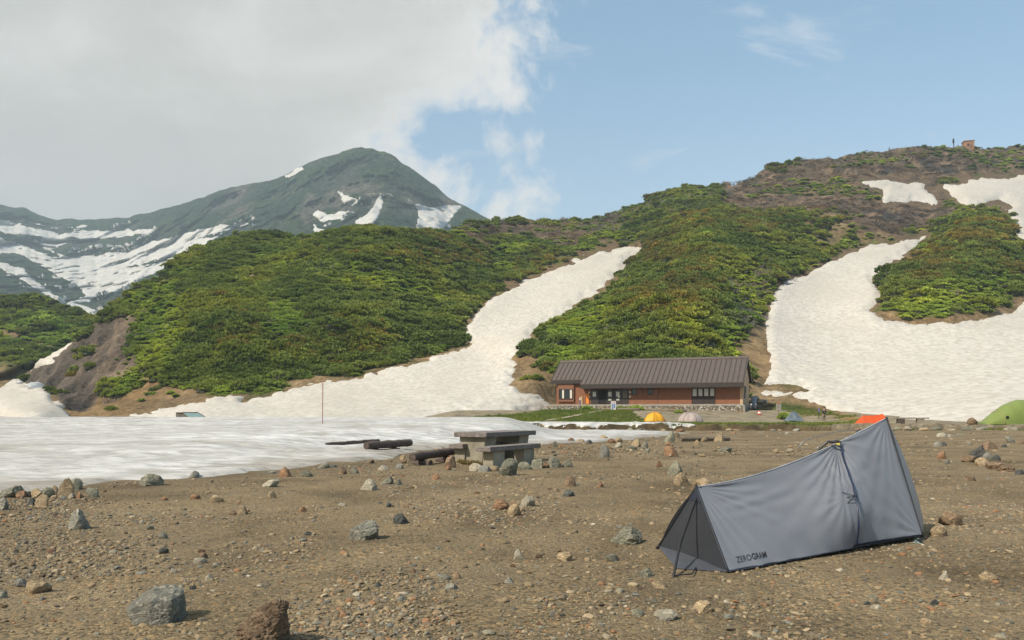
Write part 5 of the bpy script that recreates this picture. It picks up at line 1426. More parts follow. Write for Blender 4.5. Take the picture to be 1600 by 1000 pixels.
q = gpos(1023, 0, 101)
M_YEL = fabric('yellow_nylon', (0.80, 0.40, 0.015), .5, .2)
dome_tent('dome_tent', 'bright yellow dome tent on the lawn edge before the hut', q, R(20), 1.45, 1.15, 1.22, M_YEL, -70, 1.75, hem=simple('yellow_dark', (.40, .17, .02), .6))
q = gpos(1078.5, 0, 101)
dome_tent('dome_tent', 'pale pinkish grey dome tent beside the yellow one', q, R(-15), 1.55, 1.2, 1.18, fabric('pink_grey_nylon', (0.40, 0.33, 0.29), .5, .15), -50, 1.9, hem=simple('pink_dark', (.22, .18, .17), .6))
# blue grey pyramid tent
q = gpos(1240, 0, 101.5)
pt = thing('pyramid_tent', 'slate blue peaked tent beside the information sign', 'tent', q, R(8), 'small tents on the terrace')
mb = MB(); apex = [Vector((-.12, 0, 1.35)), Vector((.22, .1, 1.28))]; cor = [Vector((-1.2, -.7, 0)), Vector((0.05, -1.0, 0.02)), Vector((1.25, -.6, 0)), Vector((1.0, .9, 0)), Vector((-1.0, .9, 0))]
vs = apex + cor
n_ = 10
def tri_sag(a, b_, c, sag):
    pv = []
    for i in range(n_ + 1):
        for j in range(n_ + 1 - i):
            u_, v_ = i / n_, j / n_; w_ = 1 - u_ - v_; p_ = a * w_ + b_ * u_ + c * v_
            ctr = (b_ + c) / 2; inn = Vector((-ctr.x, -ctr.y, 0)).normalized()
            pv.append(p_ + inn * sag * (27 * u_ * v_ * w_ + 2 * u_ * v_ * 0.5) + Vector((0, 0, .12 * 4 * u_ * v_ * (1 - w_))))
    ix = lambda i, j: sum(n_ + 1 - k for k in range(i)) + j
    fs = []
    for i in range(n_):
        for j in range(n_ - i):
            fs.append((ix(i, j), ix(i + 1, j), ix(i, j + 1)))
            if j < n_ - i - 1: fs.append((ix(i + 1, j), ix(i + 1, j + 1), ix(i, j + 1)))
    mb.add(pv, fs)
tri_sag(apex[0], cor[0], cor[1], .10); tri_sag(apex[1], cor[1], cor[2], .10); tri_sag(apex[1], cor[2], cor[3], .08); tri_sag(apex[0], cor[4], cor[0], .08)
mb.add([apex[0], apex[1], cor[1]], [(0, 1, 2)]); mb.add([apex[0], apex[1], cor[3], cor[4]], [(0, 1, 2, 3)])
mb.build('fly_sheet', fabric('slate_nylon', (0.125, 0.160, 0.185), .45, .12), pt, smooth=True)
mb = MB(); mb.tube([apex[0] + Vector((0, 0, -.02)), apex[0] + Vector((0, 0, .05))], .04, 6); mb.tube([apex[0], (apex[0] + cor[1]) / 2 + Vector((.03, 0.02, -.0)), cor[1]], .018, 5); mb.build('seam', simple('seam_slate', (.04, .05, .06), .6), pt)
mb = MB()
for c in cor[:3]:
    mb = MB(); mb.tube([c, c * 1.18 + Vector((0, 0, -c.z))], .012, 4); mb.build('guy_cord', M_EDGE, pt)
# orange ridge tent
q = gpos(1363, 0, 86.4); q.z = float(ground_z(q.x, ledge_y(q.x / q.y) + 1.0)); q.y = float(ledge_y(q.x / q.y) + 2.2); q.x = (1363 - CU) / FPX * q.y
ot = thing('ridge_tent', 'orange wedge shaped tent behind the peak of the grey tent', 'tent', q, R(4), 'small tents on the terrace')
mb = MB(); ha = 0.92
def orid(s, w):
    x0, x1 = -1.42 + .42 * w, 1.40 - .28 * w; y0 = -.85 * (1 - w) ; z = ha * (w ** 0.85) * (1 + .08 * (2 * s - 1) - .10 * 4 * s * (1 - s))
    return Vector((x0 + (x1 - x0) * s, y0 + .07 * math.sin(math.pi * w) * math.sin(math.pi * s), z + .012 * math.sin(s * 21) * w))
def oridb(s, w): v_ = orid(s, w); return Vector((v_.x, -v_.y, v_.z))
sheet(mb, orid, 24, 12); sheet(mb, oridb, 24, 12)
for s_ in (0, 1):
    ring = [orid(s_, k / 8) for k in range(9)] + [oridb(s_, k / 8) for k in range(7, -1, -1)]; mb.add(ring, [tuple(range(len(ring)))])
mb.build('fly_sheet', fabric('orange_nylon', (0.72, 0.10, 0.015), .5, .2), ot, smooth=True)
mb = MB(); mb.tube([orid(k / 12, 1.0) + Vector((0, 0, .012)) for k in range(13)], .015, 5); mb.build('ridge_seam', simple('seam_orange', (.42, .06, .01), .6), ot)
for s_ in (0, 1):
    mb = MB(); mb.tube([orid(s_, 0), orid(s_, .2), orid(s_, 1)], .016, 5); mb.build('end_pole', simple('pole_orange', (.5, .12, .04), .5), ot)
# green tunnel tent at the right
M_GRN = fabric('green_nylon', (0.195, 0.250, 0.060), .5, .15, .10, 5)
p_ = (1592 - CU) / FPX; Yg = 66.5; q = Vector((p_ * Yg, Yg, float(ground_z(p_ * Yg, ledge_y(p_) + 1.5)) - .05))
gt = thing('tunnel_tent', 'large olive green tunnel tent behind the low wall', 'tent', q, R(6), 'small tents on the terrace')
def gtn(s, w):
    """s along the tent, w across; the left end slopes down to the ground"""
    x = -3.4 + 7.0 * s
    k = np.interp(x, [-3.4, -2.4, -1.3, -.2, .8, 2.2, 3.6], [0.03, .40, .80, 1.0, 1.0, .86, .45]); hh_ = 2.05 * k; hw = 1.25 * (0.35 + .65 * k ** .6)
    a_ = math.pi * w; return Vector((x + .25 * math.sin(a_) * 0, -math.cos(a_) * hw, hh_ * math.sin(a_) ** .8))
mb = MB(); sheet(mb, gtn, 48, 24); mb.build('fly_sheet', M_GRN, gt, smooth=True)
M_SLV = simple('sleeve_tan', (.24, .20, .08), .6)
for s_ in (.20, .56, .86):
    mb = MB(); mb.tube([gtn(s_, k / 20) * 1.004 for k in range(21)], .026, 6); mb.build('pole_sleeve', M_SLV, gt, smooth=True)
mb = MB(); c0 = gtn(.23, .12); mb.box(tuple(c0 + Vector((-.12, -.07, -.1))), tuple(c0 + Vector((.08, 0, .12)))); mb.build('vent', M_BLACK, gt)
mb = MB(); mb.tube([gtn(.02, .3), gtn(.02, .3) + Vector((-.9, -.3, 0)) * .9], .012, 4); mb.build('guy_cord', M_EDGE, gt)
# ================================================================== WALL, TABLE, LOGS
def wood(name, c1, c2, stretch=(0.6, 6, 6), rough=0.85):
    m, t, b = new_mat(name)
    o = t.mapping(objco(t), stretch); n = t.noise(o, 3.2, 8, 0.68, 0.8); g = t.noise(objco(t), 5, 6, .65)
    c = t.ramp(n, [(0.3, c2), (0.5, c1), (0.72, tuple(min(1, x * 1.9) for x in c1))])
    lich = t.maprange(g, .60, .70, 0, .55); c = t.mix(lich, c, (0.21, 0.20, 0.15))
    t.put(b.inputs['Base Color'], c); b.inputs['Roughness'].default_value = rough
    t.put(b.inputs['Normal'], t.bump(n, .6, .015)); return m
M_LOG = wood('old_log', (0.082, 0.060, 0.048), (0.026, 0.020, 0.017))
M_SLAB = wood('grey_timber_top', (0.165, 0.142, 0.125), (0.075, 0.060, 0.053))
M_CPED = simple('old_concrete', (0.25, 0.225, 0.165), 0.9, .35, 2.2, .45, 18)
M_WALLC = simple('weathered_low_wall', (0.165, 0.138, 0.095), 0.95, .50, 1.6, .9, 4)

# low wall along the rim of the terrace
cols = np.arange(1300, 2100, 2.0); prof = [(-0.02, -1.0), (-0.02, -.55), (0.03, .02), (0.12, .07), (0.5, .07), (0.58, .0), (.58, -.6)]
vs, fs = [], []
for i, u in enumerate(cols):
    p_ = (u - CU) / FPX; Yl = float(ledge_y(p_)); d_ = -0.85
    zt_ = float(ground_z(p_ * (Yl + .8), Yl + .8)); zb_ = float(ground_z(p_ * (Yl - 1.5), Yl - 1.5))
    for j, (oy, oz) in enumerate(prof):
        z = zt_ + oz if oz > -0.5 else (zb_ + (oz + .75) * .6 if j == 0 else zb_ + .25 if j == 1 else zb_ - .2)
        nz = float(fbm(np.array([u / 5.0]), np.array([j * 1.7]), oct=4, seed=601)[0]); nn2 = float(fbm(np.array([u / 30.0]), np.array([j * .4]), oct=3, seed=603)[0])
        Y = Yl + d_ + oy + nz * .10 - (.16 if j < 2 else 0) * abs(nz); vs.append((p_ * Y, Y, z + (nz * .05 + nn2 * .10) * (0.4 + (j < 2) * 1.2)))
nj = len(prof)
fs = [(i * nj + j, (i + 1) * nj + j, (i + 1) * nj + j + 1, i * nj + j + 1) for i in range(len(cols) - 1) for j in range(nj - 1)]
q = Vector(vs[0]); mb = MB(); mb.add(vs, fs)
o_ = mb.build('low_wall', M_WALLC, None, q, shift=q); tag(o_, 'low weathered stone and concrete wall holding the terrace', 'wall')

# ---- concrete picnic table with timber top, and its two benches
TA = R(31)
NEARC = P(760, 676, 18.35)
ex = Vector((-math.cos(TA), math.sin(TA), 0)); ey = Vector((math.sin(TA), math.cos(TA), 0))     # ex: short side to the left, ey: long side away
gz0 = float(ground_z(NEARC.x, NEARC.y))


def furn(name, label, cat, origin, group=None):
    o = thing(name, label, cat, origin, 0, group); return o


def oriented(root, name, mat, boxes, bevel=.012, label=None, jit=0.0):
    mb = MB(); r_ = random.Random(len(name))
    for (x0, y0, z0), (x1, y1, z1), tpr in boxes:
        cx, cy = (x0 + x1) / 2, (y0 + y1) / 2
        vs = []
        for z, k in ((z0, tpr), (z1, 1.0)):
            for (a_, b_) in ((x0, y0), (x1, y0), (x1, y1), (x0, y1)):
                xx = cx + (a_ - cx) * k; yy_ = b_; v_ = ex * xx + ey * yy_; vs.append((v_.x, v_.y, z))
        mb.add(vs, [(0, 3, 2, 1), (4, 5, 6, 7), (0, 1, 5, 4), (1, 2, 6, 5), (2, 3, 7, 6), (3, 0, 4, 7)])
    return mb.build(name, mat, root, bevel=bevel, label=label)


TH = NEARC.z - gz0 + .0
tb = furn('picnic_table', 'concrete picnic table with a thick grey timber top at the snow edge', 'table', (NEARC.x, NEARC.y, gz0))
oriented(tb, 'table_top', M_SLAB, [((0, 0, TH - .115), (.92, 2.35, TH), 1)], .018)
oriented(tb, 'pedestal', M_CPED, [((.10, .12, -.15), (.84, .60, TH - .118), .66)], .015)
oriented(tb, 'pedestal', M_CPED, [((.10, 1.70, -.15), (.84, 2.16, TH - .118), .66)], .015)
Rq = P(765, 700, 17.15); gz1 = float(ground_z(Rq.x, Rq.y)); BH = Rq.z - gz1 + .02
be = furn('picnic_bench', 'near timber topped bench on concrete blocks before the picnic table', 'bench', (Rq.x, Rq.y, gz1), 'benches of the picnic table')
oriented(be, 'seat', M_SLAB, [((-.02, 0, BH - .105), (.36, 2.25, BH), 1)], .014)
oriented(be, 'leg', M_CPED, [((.03, .20, -.1), (.31, .68, BH - .108), .92)]); oriented(be, 'leg', M_CPED, [((.03, 1.55, -.1), (.31, 2.02, BH - .108), .92)])
Lq = P(723, 694, 18.6); gz2_ = float(ground_z(Lq.x, Lq.y)); BH2 = Lq.z - gz2_
be2 = furn('picnic_bench', 'far timber topped bench half hidden behind the picnic table', 'bench', (Lq.x, Lq.y, gz2_), 'benches of the picnic table')
oriented(be2, 'seat', M_SLAB, [((0, 0, BH2 - .11), (.40, 2.0, BH2), 1)], .014)
oriented(be2, 'leg', M_CPED, [((.03, .15, -.1), (.35, .6, BH2 - .113), .75)]); oriented(be2, 'leg', M_CPED, [((.03, 1.4, -.1), (.35, 1.85, BH2 - .113), .75)])
# dry grass at the foot of the table
gpts = []; c0 = Vector((tb.location.x, tb.location.y, gz0)) + ex * .47 + ey * .02
gp_ = np.array([[c0.x + ex.x * (a_ := rng.uniform(-.36, .36)) + rng.uniform(-.06, .06), c0.y + ex.y * a_ + rng.uniform(-.09, .06), gz0] for _ in range(34)])
dry_src = [loose_object('dry_tuft', tuft_mesh('dry_tuft', 520, 40), [leaf_mat('dry_grass', (.13, .10, .035), (.30, .24, .10))])]
sc, rt = shapes(34, rng.uniform(.05, .12, 34)); scatter('dry_grass', gp_, sc, rt, np.zeros(34, int), dry_src, 'dry yellow grass at the foot of the picnic table', 'grass')


def log(name, label, p0, p1, rad, cat='log', supports=(), group=None, mat=None, seed=1, seg=14):
    base = Vector(((p0.x + p1.x) / 2, (p0.y + p1.y) / 2, min(p0.z, p1.z) - rad))
    root = thing(name, label, cat, base, 0, group); r_ = random.Random(seed)
    mb = MB(); n = 14; pts = [p0.lerp(p1, k / n) + Vector((0, 0, r_.uniform(-.008, .008))) for k in range(n + 1)]
    mb.tube(pts, [rad * r_.uniform(.93, 1.05) * (0.93 if k in (0, n) else 1) for k in range(n + 1)], seg)
    mb.build('beam', mat or M_LOG, root, smooth=False, shift=base)
    for f_, rr, ln in supports:
        c = p0.lerp(p1, f_); d_ = (p1 - p0).normalized(); s_ = Vector((d_.y, -d_.x, 0)).normalized()
        z = c.z - rad - rr * .92; mb = MB()
        mb.tube([Vector((c.x, c.y, z)) + s_ * (-ln / 2 + ln * k / 6) for k in range(7)], [rr * r_.uniform(.92, 1.05) for _ in range(7)], 12); mb.build('support_log', M_LOG, root, shift=base)
    return root


a_ = P(644, 714.5, 18.1); b_ = P(722, 703, 20.2)
log('log_bench', 'dark log bench on short cross logs left of the picnic table', a_, b_, .098, 'log bench', ((.17, .10, .5), (.66, .10, .5)))
q = Vector((P(572, 697, 25).x, 25, 0)); a_ = P(572, 696.5, 24.5); b_ = P(641, 691.5, 26.2)
log('snow_log', 'thick weathered log resting in the snow on dark stones', a_, b_, .125, 'log', ((.25, .07, .35), (.62, .07, .4)))
a_ = P(509, 694.5, 26.5); b_ = P(592, 688.2, 28.5)
log('snow_log', 'thin dark log half sunk in the snow, behind a thicker log', a_, b_, .062, 'log')
a_ = hit(1063, 690); b_ = hit(1139, 689.0); a_.z += .11; b_.z += .11
log('half_buried_beam', 'long grey beam lying in the gravel below the bank', a_, b_, .13, 'beam', mat=wood('beam_grey', (.14, .11, .075), (.06, .045, .03)), seg=6)
# plank bench on the terrace
q = gpos(1422, 0, 78); p_ = (1422 - CU) / FPX; Yb = float(ledge_y(p_)) + 1.3; q = Vector((p_ * Yb, Yb, float(ground_z(p_ * Yb, Yb))))
pb = thing('plank_bench', 'long low plank bench on the terrace before the snow', 'bench', q, R(-4))
hw = 55 / FPX * Yb / 2; M_PLK = wood('plank_grey', (.24, .20, .155), (.12, .10, .075))
mb = MB(); mb.box((-hw, -.22, .50), (hw, .22, .63)); mb.build('seat', M_PLK, pb)
for s_ in (-.52, .55):
    mb = MB(); mb.box((s_ * hw - .32, -.2, -.1), (s_ * hw + .32, .2, .497)); mb.build('leg', M_LOG if s_ < 0 else M_PLK, pb)
# snow pole
q = P(504, 665, 45); pz = thing('snow_pole', 'tall thin pink pole standing in the snow', 'pole', q)
mb = MB(); mb.tube([(0, 0, -.6), (0, 0, 1.2), (0.01, 0, 2.36)], .028, 8); mb.build('shaft', simple('faded_pink', (.33, .19, .18), .6), pz)
mb = MB(); mb.tube([(0.01, 0, 2.36), (0.01, 0, 2.42)], [.040, .02], 8); mb.build('tip', M_REDP, pz)
# sunken shelter roof behind the snow crest
Yd = 100.0; q = P(303, 657, Yd); sh_ = thing('sunken_shelter', 'half buried stone box with a sloping pale teal roof behind the snow', 'shelter', q, R(6))
wd = 50 / FPX * Yd
mb = MB(); mb.prism([(-wd * .5, -1.4), (wd * .02, -1.4), (wd * .02, .12), (-wd * .27, .96), (-wd * .5, .96)], 1, -.55, 1.6); mb.build('stone_base', simple('dark_stone_base', (.19, .17, .13), .9, .35, 2.5, .5, 8), sh_)
mb = MB(); mb.add([(-wd * .29, -.62, 1.0), (wd * .16, -.62, -.25), (wd * .56, .9, -.25), (wd * .05, .9, 1.0), (-wd * .29, -.62, .94), (wd * .16, -.62, -.31), (wd * .56, .9, -.31), (wd * .05, .9, .94)], [(0, 1, 2, 3), (4, 7, 6, 5), (0, 4, 5, 1), (1, 5, 6, 2), (2, 6, 7, 3), (3, 7, 4, 0)])
mb.build('roof_panel', simple('teal_panel', (.29, .40, .36), .25, .1, 1.5), sh_)
mb = MB(); mb.tube([(-wd * .30, -.64, 1.02), (wd * .05, .9, 1.02), (wd * .57, .9, -.26)], .05, 6); mb.tube([(-wd * .5, -.58, .99), (-wd * .29, -.62, 1.0)], .05, 5); mb.build('rim', simple('rim_rust', (.20, .11, .08), .7), sh_)

# ================================================================== STONES
HULLS = {
 'blue': ([(-41, 8, 29), (-38, -5, 22), (-15, 45, 50), (17, 45, 53), (34, 40, 46), (-16, -8, 31), (2, -16, 39), (33, -8, 40), (-32, -8, 9), (-12, -22, -4), (10, -24, -6), (36, -10, 4), (39, 5, 12), (38, 30, 42),
           (-34, 45, -8), (35, 50, -8), (40, 25, -8), (-36, 10, -8)], .035),
 'brown': ([(27, 0, 71), (38, 5, 70), (42, 12, 60), (10, 0, 63), (-12, 0, 53), (33, -10, 44), (31, -15, -6), (-42, 0, -6), (-31, -2, 35), (-10, -18, 20), (8, -22, 8), (20, 30, 62), (36, 38, -6), (-38, 38, -6), (-5, 32, 54)], .075)}


def hull_stone(name, u, vb, key, seed):
    g = hit(u, vb) if vb < 1000 else Vector(((u - CU) / FPX * 4.19, 4.19, 0.0)); s_ = g.y / FPX
    pts, amp = HULLS[key]
    bm = bmesh.new()
    for p in pts: bm.verts.new((p[0] * s_, p[1] * s_, p[2] * s_))
    r_ = bmesh.ops.convex_hull(bm, input=bm.verts[:])
    bmesh.ops.triangulate(bm, faces=bm.faces[:])
    for _ in range(5): bmesh.ops.subdivide_edges(bm, edges=bm.edges[:], cuts=1, use_grid_fill=True); 
    bm.normal_update()
    size = 80 * s_
    co = np.array([v.co[:] for v in bm.verts]); no = np.array([v.normal[:] for v in bm.verts]); q = co / size
    n1_ = fbm(q[:, 0] * 3 + seed, q[:, 1] * 3, q[:, 2] * 3, oct=5, rough=.6, seed=seed)
    st_ = fbm(q[:, 0] * 2.2 + q[:, 2] * 3, q[:, 1] * 2.2, q[:, 2] * 7 - q[:, 0] * 2.4, oct=3, seed=seed + 4)
    co = co + no * (size * (amp * n1_ - amp * 1.3 * np.maximum(0, .25 - np.abs(st_))))[:, None]
    for v, c in zip(bm.verts, co): v.co = c
    me = bpy.data.meshes.new(name); bm.to_mesh(me); bm.free()
    return me, g


def add_stone(label, u, vb, wpx, hpx, kind, seed, name='stone', depth=0.85, tilt=None, facets=None, Y=None, z=None, group=None, sink=0.24, rough=0.10, lay=None):
    g = hit(u, vb) if Y is None else Vector(((u - CU) / FPX * Y, Y, float(ground_z((u - CU) / FPX * Y, Y)) if z is None else z))
    W_ = wpx / FPX * g.y; H_ = hpx / FPX * g.y
    g = g + Vector((0, W_ * depth * .42, 0)); g.z = float(ground_z(g.x, g.y)) if z is None else z
    big = wpx > 22
    me = stone_mesh(name, seed, 5 if wpx > 45 else 4 if big else 3, facets or (10 if big else 8), rough, -0.45)
    co = np.array([v.co[:] for v in me.vertices]); lo, hi_ = co.min(0), co.max(0)
    co = (co - (lo + hi_) / 2) / (hi_ - lo)
    if lay is not None:                      # lean or point the silhouette
        co[:, 0] += lay * (co[:, 2]); co[:, 0] /= np.ptp(co[:, 0])
    if tilt:
        k = 1 - tilt * (co[:, 2] + .5); co[:, 0] *= k; co[:, 1] *= k; co[:, 0] /= np.ptp(co[:, 0])
    co *= np.array([W_ * 1.04, W_ * depth, H_ * (1 + sink)])
    me.vertices.foreach_set('co', co.astype(np.float32).ravel()); me.update()
    o = link_mesh(name, me, ROCK[kind], None, (g.x, g.y, g.z + H_ * (1 + sink) / 2 - H_ * sink), smooth=False)
    # soft on the faces, crisp on the broken edges
    me.polygons.foreach_set('use_smooth', [True] * len(me.polygons))
    me.set_sharp_from_angle(angle=R(34))
    tag(o, label, 'stone', group)
    return o


